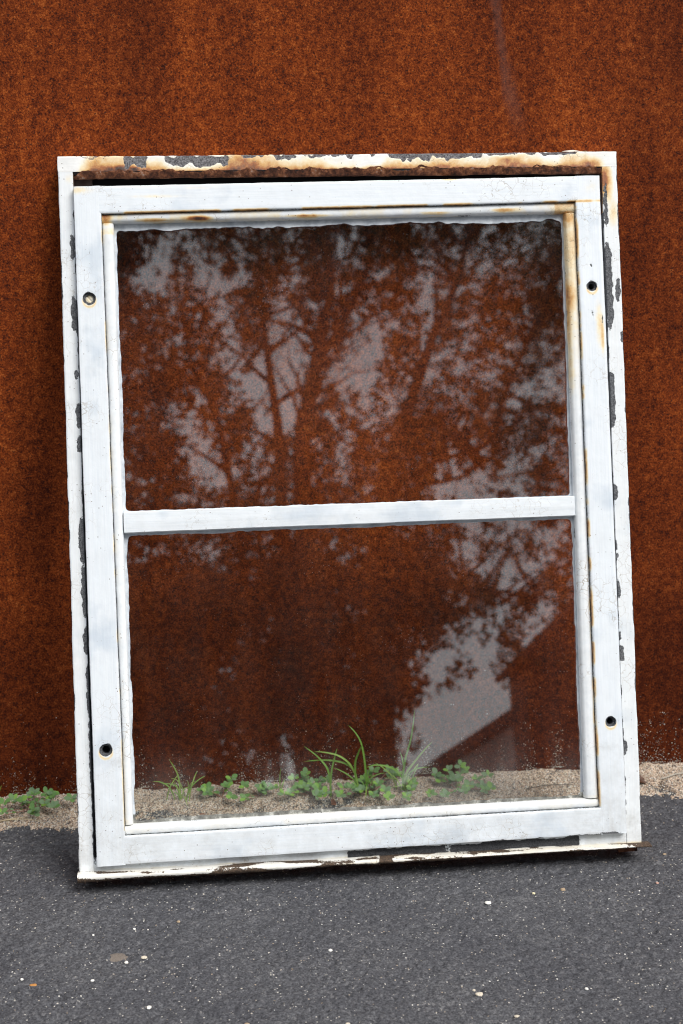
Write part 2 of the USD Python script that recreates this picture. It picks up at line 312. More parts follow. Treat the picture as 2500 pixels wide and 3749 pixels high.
M_ASPHALT = usdkit.material(stage, L + 'asphalt', {
    'g': ('geometry', {}),
    'n': ('noise_texture', {'scale': 260.0, 'detail': 4.0, 'roughness': 0.7}), 'big': ('noise_texture', {'scale': 5.0, 'detail': 4.0}),
    'r': ('rgb_ramp', {'ramp': [(0.34, (0.027, 0.028, 0.032)), (0.50, (0.068, 0.070, 0.078)), (0.68, (0.118, 0.120, 0.130))]}),
    'br': ('rgb_ramp', {'ramp': [(0.3, (0.86, 0.86, 0.88)), (0.7, (1.12, 1.11, 1.09))]}), 'm0': ('mix_color', {'blend_type': 'multiply', 'fac': 1.0, 'use_clamp_result': False}),
    'v': ('voronoi_texture', {'scale': 230.0, 'randomness': 1.0}), 'vs': ('separate_color', {}),
    'vr': ('rgb_ramp', {'ramp': [(0.28, (1, 1, 1)), (0.40, (0, 0, 0))]}), 'pick': ('math', {'math_type': 'greater_than', 'value2': 0.945}), 'px': ('math', {'math_type': 'multiply'}),
    'sc': ('rgb_ramp', {'ramp': [(0.0, (0.30, 0.29, 0.26)), (0.5, (0.50, 0.48, 0.44)), (0.8, (0.28, 0.22, 0.16)), (1.0, (0.72, 0.71, 0.68))]}),
    'm1': ('mix_color', {}),
    'v2': ('voronoi_texture', {'scale': 150.0}), 'v2s': ('separate_color', {}), 'v2r': ('rgb_ramp', {'ramp': [(0.0, (0.62, 0.62, 0.64)), (0.5, (0.95, 0.95, 0.97)), (0.85, (1.25, 1.24, 1.22)), (1.0, (1.9, 1.85, 1.75))]}), 'm00': ('mix_color', {'blend_type': 'multiply', 'fac': 0.55, 'use_clamp': False}), 'h': ('math', {'math_type': 'multiply_add', 'value2': -0.6}),
    'bump': ('bump', {'strength': 1.0, 'distance': 0.0022}), 'p': ('principled_bsdf', {'roughness': 0.75, 'specular_ior_level': 0.25})},
    [('g.position', 'n.vector'), ('g.position', 'big.vector'), ('g.position', 'v.vector'), ('g.position', 'v2.vector'), ('n.fac', 'r.fac'), ('big.fac', 'br.fac'), ('r.color', 'm0.a'), ('br.color', 'm0.b'), ('v2.color', 'v2s.color'), ('v2s.b', 'v2r.fac'), ('m0.result', 'm00.a'), ('v2r.color', 'm00.b'),
     ('v.color', 'vs.color'), ('v.distance', 'vr.fac'), ('vs.r', 'pick.value1'), ('vr.color', 'px.value1'), ('pick.value', 'px.value2'), ('vs.g', 'sc.fac'), ('px.value', 'm1.fac'), ('m00.result', 'm1.a'), ('sc.color', 'm1.b'), ('m1.result', 'p.base_color'),
     ('v2.distance', 'h.value1'), ('n.fac', 'h.value3'), ('h.value', 'bump.height'), ('bump.normal', 'p.normal')], surface='p.BSDF')
M_SAND = usdkit.material(stage, L + 'coarse_sand', {
    'g': ('geometry', {}), 'v': ('voronoi_texture', {'scale': 420.0}), 'vs': ('separate_color', {}),
    'r': ('rgb_ramp', {'ramp': [(0.0, (0.10, 0.08, 0.07)), (0.12, (0.40, 0.30, 0.23)), (0.35, (0.60, 0.47, 0.36)), (0.6, (0.70, 0.57, 0.45)), (0.8, (0.52, 0.38, 0.27)), (0.92, (0.74, 0.66, 0.56)), (1.0, (0.76, 0.72, 0.66))]}),
    'e': ('rgb_ramp', {'ramp': [(0.35, (1, 1, 1)), (0.75, (0.34, 0.31, 0.30))]}), 'm': ('mix_color', {'blend_type': 'multiply', 'fac': 1.0}),
    'inv': ('math', {'math_type': 'multiply', 'value2': -1.0}), 'bump': ('bump', {'strength': 0.9, 'distance': 0.0018}), 'p': ('principled_bsdf', {'roughness': 0.9, 'specular_ior_level': 0.2})},
    [('g.position', 'v.vector'), ('v.color', 'vs.color'), ('vs.r', 'r.fac'), ('v.distance', 'e.fac'), ('r.color', 'm.a'), ('e.color', 'm.b'), ('m.result', 'p.base_color'), ('v.distance', 'inv.value1'), ('inv.value', 'bump.height'), ('bump.normal', 'p.normal')],
    surface='p.BSDF')


def leaf_material(name, a, b, trans=0.25):
    return usdkit.material(stage, L + name, {
        'g': ('geometry', {}), 'o': ('object_info', {}), 'n': ('noise_texture', {'scale': 160.0, 'detail': 3.0}), 's': ('math', {'math_type': 'multiply_add', 'value2': 0.5}), 's2': ('math', {'math_type': 'multiply', 'value2': 0.5}),
        'r': ('rgb_ramp', {'ramp': [(0.15, a), (0.8, b)]}), 'p': ('principled_bsdf', {'roughness': 0.5, 'specular_ior_level': 0.35}), 't': ('translucent_bsdf', {}), 'm': ('mix_closure', {'fac': trans})},
        [('g.position', 'n.vector'), ('g.random_per_island', 's2.value1'), ('n.fac', 's.value1'), ('s2.value', 's.value3'), ('s.value', 'r.fac'), ('r.color', 'p.base_color'), ('r.color', 't.color'), ('p.BSDF', 'm.closure1'), ('t.BSDF', 'm.closure2')],
        surface='m.closure')


M_LEAF = [leaf_material('weed_leaf_mid', (0.13, 0.26, 0.075), (0.21, 0.37, 0.125)), leaf_material('weed_leaf_fresh', (0.19, 0.37, 0.06), (0.31, 0.50, 0.11)), leaf_material('weed_leaf_dull', (0.16, 0.26, 0.13), (0.24, 0.35, 0.19))]
M_STEM = simple('weed_stem', (0.26, 0.12, 0.085), 0.6)
M_GRASS = [leaf_material('grass_blade_green', (0.16, 0.33, 0.045), (0.30, 0.50, 0.10)), leaf_material('grass_blade_yellow', (0.25, 0.40, 0.07), (0.42, 0.56, 0.16))]
M_TREE = [leaf_material('tree_leaf', (0.018, 0.036, 0.010), (0.045, 0.085, 0.02), 0.3), leaf_material('evergreen_leaf', (0.010, 0.020, 0.008), (0.022, 0.042, 0.015), 0.15)]
M_BARK = simple('bark', (0.055, 0.042, 0.033), 0.9)


def stone_material(name, c):
    c = np.array(c)
    return usdkit.material(stage, L + name, {
        'g': ('geometry', {}), 'n': ('noise_texture', {'scale': 500.0, 'detail': 3.0, 'roughness': 0.65}), 'r': ('rgb_ramp', {'ramp': [(0.3, tuple(c * 0.62)), (0.65, tuple(np.minimum(c * 1.1, 0.85)))]}),
        'bump': ('bump', {'strength': 0.4, 'distance': 0.0006}), 'p': ('principled_bsdf', {'roughness': 0.8})},
        [('g.position', 'n.vector'), ('n.fac', 'r.fac'), ('r.color', 'p.base_color'), ('n.fac', 'bump.height'), ('bump.normal', 'p.normal')], surface='p.BSDF')


STONE = {'w': stone_material('white_stone', (0.74, 0.73, 0.69)), 'y': stone_material('yellow_stone', (0.66, 0.60, 0.40)), 't': stone_material('tan_stone', (0.36, 0.27, 0.18)), 'p': stone_material('pink_stone', (0.50, 0.30, 0.24)),
         'g': stone_material('grey_stone', (0.25, 0.235, 0.215)), 'h': stone_material('brown_stone', (0.155, 0.13, 0.11)), 'o': stone_material('orange_stone', (0.46, 0.21, 0.055)), 'c': stone_material('cream_stone', (0.58, 0.52, 0.42)), 'd': stone_material('dark_grain', (0.10, 0.085, 0.08))}

# ---------------------------------------------------------------- rust wall
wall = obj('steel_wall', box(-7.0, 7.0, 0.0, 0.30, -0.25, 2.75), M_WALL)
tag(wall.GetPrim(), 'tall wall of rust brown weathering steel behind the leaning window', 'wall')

# ---------------------------------------------------------------- ground
HOLLOWS = [(-0.44, -0.613, 0.020, 0.0045), (-0.40, -0.618, 0.010, 0.002), (0.134, -0.773, 0.011, 0.004), (0.182, -0.845, 0.009, 0.003), (0.222, -0.758, 0.008, 0.003)]


def ground_z(x, y):
    near = sstep(3.0, 1.3, np.maximum(np.abs(x), np.abs(y)))
    z = -0.007 + 0.006 * sstep(-0.30, -0.15, y)
    P = np.stack([x, y, np.zeros_like(x)], -1)
    z = z + near * (0.0046 * (fbm(P * 90, 3, 3) - 0.5) + 0.0035 * (fbm(P * 22, 3, 5) - 0.5) + 0.006 * (fbm(P * 4, 2, 9) - 0.5))
    pits = fbm(P * 55, 2, 21)
    z = z - near * 0.0022 * sstep(0.60, 0.72, pits)
    for hx, hy, hr, hd in HOLLOWS:
        d = np.hypot(x - hx, (y - hy) * 1.2) / hr + 0.5 * (fbm(P * 120, 2, 31) - 0.5)
        z = z - hd * sstep(1.15, 0.75, d)
    return z


def axis(lo, hi, step, far):
    a = list(np.arange(lo, hi + step / 2, step))
    g, s = [], step
    x = hi
    while x < far:
        s *= 1.35; x += s; g.append(x)
    k, s = [], step
    x = lo
    while x > -far:
        s *= 1.35; x -= s; k.append(x)
    return np.array(k[::-1] + a + g)


xs = axis(-0.82, 0.82, 0.0026, 200.0)
ys = axis(-1.02, -0.02, 0.0026, 200.0)
ys = ys[ys < 0.2]
asphalt = obj('asphalt_ground', grid_mesh(xs, ys, ground_z), M_ASPHALT, smooth=True)
tag(asphalt.GetPrim(), 'dark grey coarse asphalt with small pale stones', kind='structure')


def sand_edge(x):
    P = np.stack([x, x * 0, x * 0], -1)
    return -0.122 - 0.075 * np.exp(-((x - 0.27) / 0.16) ** 2) + 0.03 * (fbm(P * 9, 3, 41) - 0.5) * 2 * 0.8 + 0.016 * (fbm(P * 45, 3, 43) - 0.5) * 2


def sand_height(x, y):
    P = np.stack([x, y, np.zeros_like(x)], -1)
    e = sand_edge(x) + 0.02 * (fbm(P * 40, 3, 47) - 0.5)
    t = np.clip((y - e) / 0.05, -1, 1)
    patch = sstep(0.64, 0.72, fbm(P * 26, 3, 53)) * sstep(0.07, 0.03, y - e)
    h = np.where(t > 0, 0.0075 * t ** 0.6, 0.004 * t) + 0.004 * (fbm(P * 30, 3, 55) - 0.5) * (t > -0.5) + 0.0024 * (fbm(P * 240, 2, 57) - 0.5)
    # drifted up against the plate
    h = h + 0.010 * sstep(-0.05, 0.0, y) * fbm(P * 14, 3, 59)
    return h - 0.012 * patch


sx = axis(-0.80, 0.80, 0.0026, 6.0)
sy = np.concatenate([np.arange(-0.27, 0.001, 0.0026), [0.004]])
sand = obj('sand_strip', grid_mesh(sx, sy, lambda x, y: ground_z(x, y) + sand_height(x, y)), M_SAND, smooth=True)
tag(sand.GetPrim(), 'narrow strip of coarse tan sand along the foot of the steel wall', kind='structure')


def sand_top(x, y):
    x, y = np.atleast_1d(np.asarray(x, float)), np.atleast_1d(np.asarray(y, float))
    g = ground_z(x, y)
    return np.maximum(g, g + sand_height(x, y))


def rock(seed, flat=0.6, n=1):
    m = trimesh.creation.icosphere(subdivisions=n)
    v = m.vertices * (0.72 + 0.56 * fbm(m.vertices * 1.3 + seed * 7.1, 2, seed))[:, None]
    v[:, 2] *= flat
    r = np.random.default_rng(seed)
    v[:, 0] *= 0.8 + 0.5 * r.random()
    m.vertices = v
    return m


def shard(seed):
    m = rock(seed, 0.5, 0)
    m.vertices = m.vertices * np.array([1.7, 0.75, 0.8])
    return m


def instancer(name, protos, pts, scales, ids, label, yaw_only=False, kind='stuff', sd=1):
    path = numbered('/World', name)
    pi = UsdGeom.PointInstancer.Define(stage, path)
    rel = pi.CreatePrototypesRel()
    for k, (m, mat) in enumerate(protos):
        q = usdkit.mesh(stage, f'{path}/grain_{k:03d}', m, mat, smooth=False)
        rel.AddTarget(q.GetPath())
    r = np.random.default_rng(sd)
    n = len(pts)
    pi.CreatePositionsAttr(Vt.Vec3fArray.FromNumpy(np.asarray(pts, np.float32)))
    pi.CreateScalesAttr(Vt.Vec3fArray.FromNumpy(np.repeat(np.asarray(scales, np.float32)[:, None], 3, 1)))
    pi.CreateProtoIndicesAttr(Vt.IntArray.FromNumpy(np.asarray(ids, np.int32)))
    q = r.normal(size=(n, 4)) if not yaw_only else np.stack([np.cos(a := r.random(n) * np.pi), 0 * a, 0 * a, np.sin(a)], 1)
    q /= np.linalg.norm(q, axis=1, keepdims=True)
    pi.CreateOrientationsAttr(Vt.QuathArray([Gf.Quath(float(a), float(b), float(c), float(d)) for a, b, c, d in q]))
    return tag(pi.GetPrim(), label, kind=kind)


# loose grains on the sand
r = np.random.default_rng(11)
N = 14000
gx = r.uniform(-0.78, 0.78, N)
gy = sand_edge(gx) * (1 - r.random(N) ** 1.1) - np.abs(r.normal(0, 0.008, N)) * (r.random(N) < 0.3)
gy = np.minimum(gy, -0.001)
gz = sand_top(gx, gy)
sc = 0.0009 + 0.0011 * r.random(N) ** 2
ids = r.choice(5, N, p=[0.34, 0.20, 0.12, 0.18, 0.16])
instancer('sand_grain', [(rock(1, 0.8, 0), STONE['c']), (rock(2, 0.8, 0), STONE['t']), (rock(3, 0.8, 0), STONE['w']), (rock(4, 0.8, 0), STONE['g']), (rock(5, 0.8, 0), STONE['d'])],
          np.stack([gx, gy, gz + sc * 0.3], 1), sc, ids, 'loose coarse sand grains along the wall')
# grains splashed on to the foot of the wall, in vertical runs
N = 4000
cx = r.uniform(-0.80, 0.80, 46)
k = r.integers(0, 46, N)
loose = r.random(N) < 0.16
wx = np.where(loose, r.uniform(-0.8, 0.8, N), cx[k] + r.normal(0, 0.0075, N))
hmax = 0.05 + 0.08 * r.random(46)[k]
wz = 0.016 + np.where(loose, r.exponential(0.05, N), hmax * r.random(N) ** 3.2)
keep = (wz < 0.30)
wx, wz = wx[keep], wz[keep]
sc = 0.0004 + 0.0008 * r.random(len(wx)) ** 2
instancer('splashed_grain', [(rock(6, 0.8, 0), STONE['c']), (rock(7, 0.8, 0), STONE['w']), (rock(8, 0.8, 0), STONE['g'])],
          np.stack([wx, -sc * 0.35, wz], 1), sc, r.choice(3, len(wx), p=[0.42, 0.12, 0.46]), 'pale grains of sand splashed on to the rusty foot of the wall', sd=2)
# pale stone chips showing in the asphalt
N = 5000
ax, ay = r.uniform(-0.82, 0.82, N), r.uniform(-1.0, -0.13, N)
sc = 0.00035 + 0.0008 * r.random(N) ** 3
instancer('asphalt_chip', [(shard(9), STONE['w']), (shard(10), STONE['c']), (shard(12), STONE['g']), (shard(13), STONE['t'])],
          np.stack([ax, ay, ground_z(ax, ay) - 0.1 * sc], 1), sc, r.choice(4, N, p=[0.16, 0.24, 0.50, 0.10]), 'tiny pale stone chips set in the asphalt', sd=3)

# ---------------------------------------------------------------- the old window
H, W = 1.3156, 1.05
TILT = 0.2626067
win = thing('old_window', 'old white painted two-pane window in a flaking frame leaning on the rusty wall', 'window', (0, -H * math.sin(TILT), 0.012), (-math.degrees(TILT), 0, 0))


def warp(P):
    """Old timber and steel are not quite straight: a slow wander of every edge, in window coordinates (u, -w, v)."""
    u, y, v = P[..., 0], P[..., 1], P[..., 2]
    Q = np.stack([u, v, y], -1)
    du = 0.0016 * (fbm(Q * 7, 2, 61) - 0.5) + 0.0010 * (fbm(Q * 60, 2, 62) - 0.5)
    dv = 0.0016 * (fbm(Q * 7, 2, 63) - 0.5) + 0.0010 * (fbm(Q * 60, 2, 64) - 0.5)
    dw = 0.0016 * (fbm(Q * 5, 2, 65) - 0.5) + 0.0004 * (fbm(Q * 70, 2, 66) - 0.5)
    return P + np.stack([du, dw, dv], -1)


def densify(prof, step):
    out = []
    for (a, b), (c, d) in zip(prof[:-1], prof[1:]):
        k = max(1, int(math.hypot((c - a), d - b) / step))
        for i in range(k):
            out.append((a + (c - a) * i / k, b + (d - b) * i / k))
    return out + [prof[-1]]


def bar(q, prof, step=0.0024, back=0.0):
    """q: four (u, v): outer start, outer end, inner start, inner end. prof: (distance from the outer edge in metres, w), outer to inner, front only."""
    os_, oe, is_, ie = map(np.array, q)
    wid = (np.linalg.norm(is_ - os_) + np.linalg.norm(ie - oe)) / 2
    p = densify(prof, step)
    p = p + [(p[-1][0], back), (p[0][0], back)] if abs(p[-1][1] - back) > 1e-6 else p + [(p[0][0], back)]
    p = np.array(p)
    nt = int(np.linalg.norm(oe - os_) / step) + 1
    t = np.linspace(0, 1, nt + 1)
    s = p[:, 0] / wid
    uv = ((1 - s)[None, :, None] * ((1 - t)[:, None, None] * os_ + t[:, None, None] * oe) + s[None, :, None] * ((1 - t)[:, None, None] * is_ + t[:, None, None] * ie))
    P = np.stack([uv[..., 0], np.broadcast_to(-p[:, 1], uv.shape[:2]), uv[..., 1]], -1)
    m = len(p)
    v = P.reshape(-1, 3)
    i = np.arange(nt)[:, None] * m
    j = np.arange(m)[None]
    k = (j + 1) % m
    a, b, c, d = (i + j).ravel(), (i + k).ravel(), (i + m + k).ravel(), (i + m + j).ravel()
    f = [np.stack([a, b, c], 1), np.stack([a, c, d], 1)]
    c0, c1 = len(v), len(v) + 1
    v = np.vstack([v, P[0].mean(0), P[-1].mean(0)])
    jj = np.arange(m)
    f += [np.stack([np.full(m, c0), (jj + 1) % m, jj], 1), np.stack([np.full(m, c1), nt * m + jj, nt * m + (jj + 1) % m], 1)]
    mesh = trimesh.Trimesh(v, np.concatenate(f), process=False)
    if mesh.volume < 0:
        mesh.invert()
    return mesh


def ell(u, v, items, seed, warp_amp=0.005, freq=60):
    """Signed distance in metres (positive inside) to the union of ragged ellipses (u, v, half width, half height)."""
    Q = np.stack([u, v, u * 0], -1)
    uu = u + warp_amp * (fbm(Q * freq, 3, seed) - 0.5) * 2 * 0.5
    vv = v + warp_amp * (fbm(Q * freq, 3, seed + 1) - 0.5) * 2 * 0.8
    best = np.full(u.shape, -1.0)
    for a, b, c, d in items:
        rr = (np.abs((uu - a) / c) ** 3 + np.abs((vv - b) / d) ** 3) ** (1 / 3)
        best = np.maximum(best, (1 - rr) * min(c, d))
    return best


CH_L = [(-0.5028, 1.1466, .0036, .0241), (-0.504, 1.0263, .0046, .0325), (-0.5034, .9134, .004, .0088), (-0.501, .8382, .0049, .0239), (-0.501, .7874, .0049, .0147), (-0.5015, .6087, .0052, .0418), (-0.5012, .5151, .0042, .0477),
        (-0.5, .4256, .0042, .0258), (-0.4978, .3401, .0042, .0476), (-0.4975, .20, .0026, .11), (-0.497, .05, .0022, .03)]
CH_R = [(.5013, 1.2144, .0034, .0415), (.5015, 1.0608, .0064, .0829), (.4992, .8434, .0062, .0517), (.4985, .669, .0052, .0152), (.4964, .568, .0026, .009), (.4973, .5474, .0026, .005), (.4974, .4856, .0034, .0173), (.4975, .3968, .0034, .0074),
        (.4987, .3634, .0049, .0136), (.4987, .1856, .0046, .0131), (.496, .20, .0018, .05), (.4955, .10, .0022, .045), (.5185, 1.0522, .0040, .0207), (.5245, .9608, .003, .0124)]
CH_H = [(-.381, 1.3057, .0215, .0115), (-.27, 1.307, .058, .0105), (-.1084, 1.3125, .0236, .007), (.1589, 1.3132, .075, .0092), (.2531, 1.316, .0734, .0075), (.3898, 1.3173, .0628, .005), (-.1586, 1.3154, .026, .0042), (.0043, 1.3154, .0735, .0045),
        (-.46, 1.3165, .03, .0016)]
HOLES = [(-.4736, 1.0513, .0108), (.4635, 1.0571, .0086), (.4687, .2381, .0092), (-.4686, .2282, .0108)]


def gauss(u, v, items):
    out = 0
    for a, b, c, d, k in items:
        out = out + k * np.exp(-((u - a) / c) ** 2 - ((v - b) / d) ** 2)
    return out


def wear_casing(P):
    u, w, v = P[:, 0], -P[:, 1], P[:, 2]
    Q = np.stack([u, v, w], -1)
    sd = np.maximum(ell(u - 0.0012, v, [(a, b, c * 1.2, d) for a, b, c, d in CH_L], 71, 0.007, 110), ell(u + 0.0010, v, [(a, b, c * 1.15, d) for a, b, c, d in CH_R], 73, 0.007, 110))
    # a broken line of small chips all along the inner edges
    inner = np.where(u < 0, np.abs(u + 0.4975), np.abs(u - 0.4945))
    sd = np.maximum(sd, np.where(v < 1.24, 0.0075 * (fbm(np.stack([v * 48, u * 12, u * 0], -1), 4, 79) - np.where(u < 0, 0.44, 0.52)) - inner, -1))
    # outer arrises knocked bare here and there
    e = np.minimum(0.525 - np.abs(u), 1.3165 - v)
    sd = np.maximum(sd, 0.0095 * (fbm(np.stack([v * 34, u * 34, u * 0], -1), 4, 75) - 0.44) - np.maximum(e, 0) - 0.0002)
    sd = np.where((w < 0.0385) & (np.abs(u) > 0.51), np.maximum(sd, 0.004 * (fbm(Q * 30, 3, 76) - 0.42) * 2), sd)
    sd = np.where((w < 0.036) & (np.abs(u) < 0.50) & (v > 0.031), 0.01, sd)                     # the rebate was never painted
    rot_ = (w < 0.036) & (np.abs(u) < 0.50) & (v > 1.20)
    # foot: a long bare run under the sash
    foot = np.minimum(np.minimum(u + 0.034, 0.405 - u), 0.0185 + 0.012 * (u + 0.03) - v) + 0.014 * (fbm(Q * 38, 4, 77) - 0.5)
    foot = np.minimum(foot, np.maximum(np.abs(u - 0.155) - 0.009, -0.004) + 0.004)
    sd = np.where(v < 0.032, np.maximum(sd, foot), sd)
    rust = gauss(u, v, [(.50, 1.262, .012, .03, .75), (.515, 1.20, .012, .03, .25), (-.505, 1.275, .01, .012, .15)])
    sd = np.where(rot_, -0.004, sd)
    rust = np.where(rot_, 1.1, rust)
    rust = rust + 0.35 * np.exp(-((v - 0.004) / 0.006) ** 2) * fbm(Q * 20, 3, 78)
    grime = 0.28 + 1.0 * sstep(0.10, 0.0, v) + 0.6 * gauss(u, v, [(.50, .02, .05, .03, 1.0), (-.52, .03, .02, .05, .6)])
    return rust, sd, grime


def wear_head(P):
    u, w, v = P[:, 0], -P[:, 1], P[:, 2]
    Q = np.stack([u, v, w], -1)
    sd = ell(u, v, CH_H, 81, 0.013, 70)
    top = 1.3165 - v
    sd = np.maximum(sd, np.where(np.abs(u) < 0.42, 0.004 * (fbm(Q * 35, 3, 82) - 0.36) - np.maximum(top, 0), -1))
    e = 0.525 - np.abs(u)
    sd = np.maximum(sd, 0.005 * (fbm(Q * 30, 3, 83) - 0.42) - np.maximum(e, 0))
    along = fbm(np.stack([u * 11, u * 0, u * 0], -1), 3, 84)
    low = np.exp(-np.maximum(v - 1.287, 0) / (0.0035 + 0.026 * np.maximum(along - 0.40, 0.0) * 2))
    rust = low * (0.52 + 0.6 * (along - 0.4)) * sstep(0.505, 0.46, np.abs(u)) + gauss(u, v, [(.482, 1.292, .02, .012, .3), (-.40, 1.292, .035, .006, .35), (.31, 1.30, .02, .01, .3)])
    rust = rust + sstep(0.51, 0.44, np.abs(u)) * 0.11 * sstep(0.42, 0.6, fbm(np.stack([u * 16, v * 30, u * 0], -1), 3, 85))
    sd = np.where(w < 0.037, np.where(v < 1.30, 0.01, sd), sd)
    return rust, sd, 0.35 + 0 * u


def wear_sash(P):
    u, w, v = P[:, 0], -P[:, 1], P[:, 2]
    Q = np.stack([u, v, w], -1)
    sd = ell(u, v, [(.4624, 1.0052, .0014, .006), (.4635, 1.096, .0022, .0028), (.4812, .9925, .0017, .009), (.41, .0275, .03, .0022), (.46, .0295, .02, .0022), (.25, .0265, .012, .0016), (.33, .026, .009, .002)], 91, .003, 120)
    for a, b, c in HOLES:
        d = np.hypot(u - a, v - b)
        sd = np.maximum(sd, np.where(w > 0.050, c + 0.0012 + 0.004 * (fbm(Q * 130, 2, 92) - 0.5) - d, 0.01 * (d < c * 1.15)))
    wob = fbm(np.stack([v * 30, u * 30, u * 0], -1), 3, 93)
    lo = -0.4476 + (-0.439 + 0.4476) * (1.2067 - v) / 1.136
    hi = 0.4385 + 0.0033 * (1.2183 - v) / 1.141
    top = 1.2067 + (u + 0.4476) * 0.0131
    inside = (v > 0.08) & (v < 1.21)
    rust = np.where(inside, 0.24 * np.exp(-((u - lo) / 0.0018) ** 2) * sstep(0.42, 0.65, wob) + 0.50 * np.exp(-((u - hi) / 0.0026) ** 2) * sstep(0.34, 0.60, wob), 0)
    rust = rust + 0.45 * np.exp(-((v - top) / 0.0024) ** 2) * sstep(0.44, 0.62, fbm(np.stack([u * 18, u * 0, u * 0], -1), 3, 94))
    rust = rust + gauss(u, v, [(.475, .985, .008, .05, .22), (.481, .96, .003, .03, .3), (-.487, 1.25, .03, .008, .22), (.47, 1.245, .02, .02, .12), (-.35, 1.237, .06, .004, .16), (-.27, 1.252, .05, .004, .12),
                               (.49, 1.26, .004, .006, .25), (.20, 1.262, .02, .003, .3)])
    for a, b, c in HOLES:
        rust = rust + 0.28 * np.exp(-((np.hypot(u - a, v - b + 0.005) - c) / 0.003) ** 2)
    grime = 0.12 + 0.40 * sstep(0.30, 0.03, v) + 0.12 * sstep(0.5, 0.65, fbm(Q * 12, 3, 95))
    grime = grime + np.where(inside, 0.8 * np.exp(-((u - lo) / 0.002) ** 2) + 0.8 * np.exp(-((u - hi) / 0.002) ** 2), 0)
    grime = grime + gauss(u, v, [(-.43, .06, .05, .03, .35), (.45, .05, .05, .05, .45), (-.455, .205, .02, .008, .5), (.462, .19, .02, .006, .5)])
    return rust, sd, grime


def wear_bead(P):
    u, w, v = P[:, 0], -P[:, 1], P[:, 2]
    Q = np.stack([u, v, w], -1)
    wob = fbm(np.stack([v * 24, u * 24, u * 0], -1), 3, 101)
    top = v > 1.17
    rust = np.where(top & (np.abs(u) < 0.45), 0.02 + 0.12 * sstep(0.45, 0.6, fbm(Q * 30, 3, 102)), 0)
    rust = rust + gauss(u, v, [(-.440, 1.203, .010, .012, .7), (-.271, 1.197, .020, .0035, 1.0), (-.355, 1.195, .026, .0028, .6), (-.07, 1.199, .04, .0024, .5), (.17, 1.201, .03, .0024, .4), (.05, 1.217, .02, .003, .3),
                               (.30, 1.205, .02, .003, .5), (.42, 1.19, .02, .012, .15)])
    rust = rust + np.where((u > 0.4) & (v > 0.1), 0.12 * sstep(0.78, 1.0, v) + 0.03 + 0.21 * gauss(u, v, [(.422, 1.14, .02, .06, .6), (.42, 1.04, .012, .03, 1.6), (.416, .985, .006, .03, 1.5), (.42, .90, .006, .05, .6)]), 0)
    rust = rust + np.where((u > 0.4) & (v > 0.09) & (v < 0.55), 0.30 * np.exp(-((u - 0.4405) / 0.003) ** 2) * sstep(0.35, 0.6, wob), 0)
    rust = rust + np.where((u < -0.4) & (v > 0.1), 0.03 * sstep(0.45, 0.65, wob) + 0.05 * sstep(1.0, 1.2, v), 0)
    rust = rust + np.where(v < 0.10, 0.10 * sstep(0.4, 0.6, fbm(Q * 22, 3, 103)), 0)
    sd = -0.003 + 0 * u
    sd = np.maximum(sd, ell(u, v, [(.414, 1.005, .0016, .012), (-.4185, .98, .002, .006)], 105, .003, 120))
    sd = np.where(w < 0.040, np.maximum(sd, 0.004 * (fbm(Q * 22, 3, 106) - 0.74)), sd)
    return rust, sd, 0.22 + 0.25 * sstep(0.2, 0.05, v)


def wear_sill(P):
    u, w, v = P[:, 0], -P[:, 1], P[:, 2]
    Q = np.stack([u * 0.35, v * 2.5, w * 2], -1)
    sd = 0.010 * (fbm(Q * 50, 4, 111) - 0.565)
    sd = np.maximum(sd, ell(u, v, [(-.245, -.004, .035, .004), (.035, .002, .012, .006), (-.44, -.006, .05, .003), (.52, .002, .03, .0022)], 112, .006, 50))
    sd = np.maximum(sd, 0.0026 + 0.006 * (fbm(Q * 60, 3, 113) - 0.5) - (v - sill_low(u)))
    return 0.015 + 0.13 * sstep(0.52, 0.7, fbm(Q * 20, 3, 114)), sd, 0.4 + 0 * u


def painted(name, mesh, mat, wear, label=None, parent=None, do_warp=True, chip_depth=0.0004, smooth=38):
    v = np.asarray(mesh.vertices, float)
    if do_warp:
        v = warp(v)
    nrm = trimesh.Trimesh(v, mesh.faces, process=False).vertex_normals
    sd0 = wear(v)[1]
    v = v - nrm * (chip_depth * sstep(-0.0006, 0.0012, sd0))[:, None]
    m = obj(name, trimesh.Trimesh(v, mesh.faces, process=False), mat, parent or win, smooth=smooth, label=label)
    P = np.array(m.GetPointsAttr().Get(), float)
    rust, sd, grime = wear(P)
    col = np.stack([np.clip(rust, 0, 1.2), np.clip(0.5 + sd / 0.006, 0, 1), np.clip(grime, 0, 1)], 1)
    UsdGeom.PrimvarsAPI(m).CreatePrimvar('wear', Sdf.ValueTypeNames.Color3fArray, 'vertex').Set(Vt.Vec3fArray.FromNumpy(col.astype(np.float32)))
    return m


def cut(mesh, holes):
    mm = manifold3d.Manifold(manifold3d.Mesh(np.asarray(mesh.vertices, np.float32), np.asarray(mesh.faces, np.uint32)))
    for a, b, rad in holes:
        c = manifold3d.Manifold.cylinder(0.008, rad, rad, 28).rotate([90, 0, 0]).translate([a, -0.0505, b])
        d = manifold3d.Manifold.cylinder(0.05, rad * 0.66, rad * 0.66, 24).rotate([90, 0, 0]).translate([a, -0.018, b])
        mm = mm - c - d
    o = mm.to_mesh()
    return trimesh.Trimesh(o.vert_properties[:, :3], o.tri_verts, process=False)


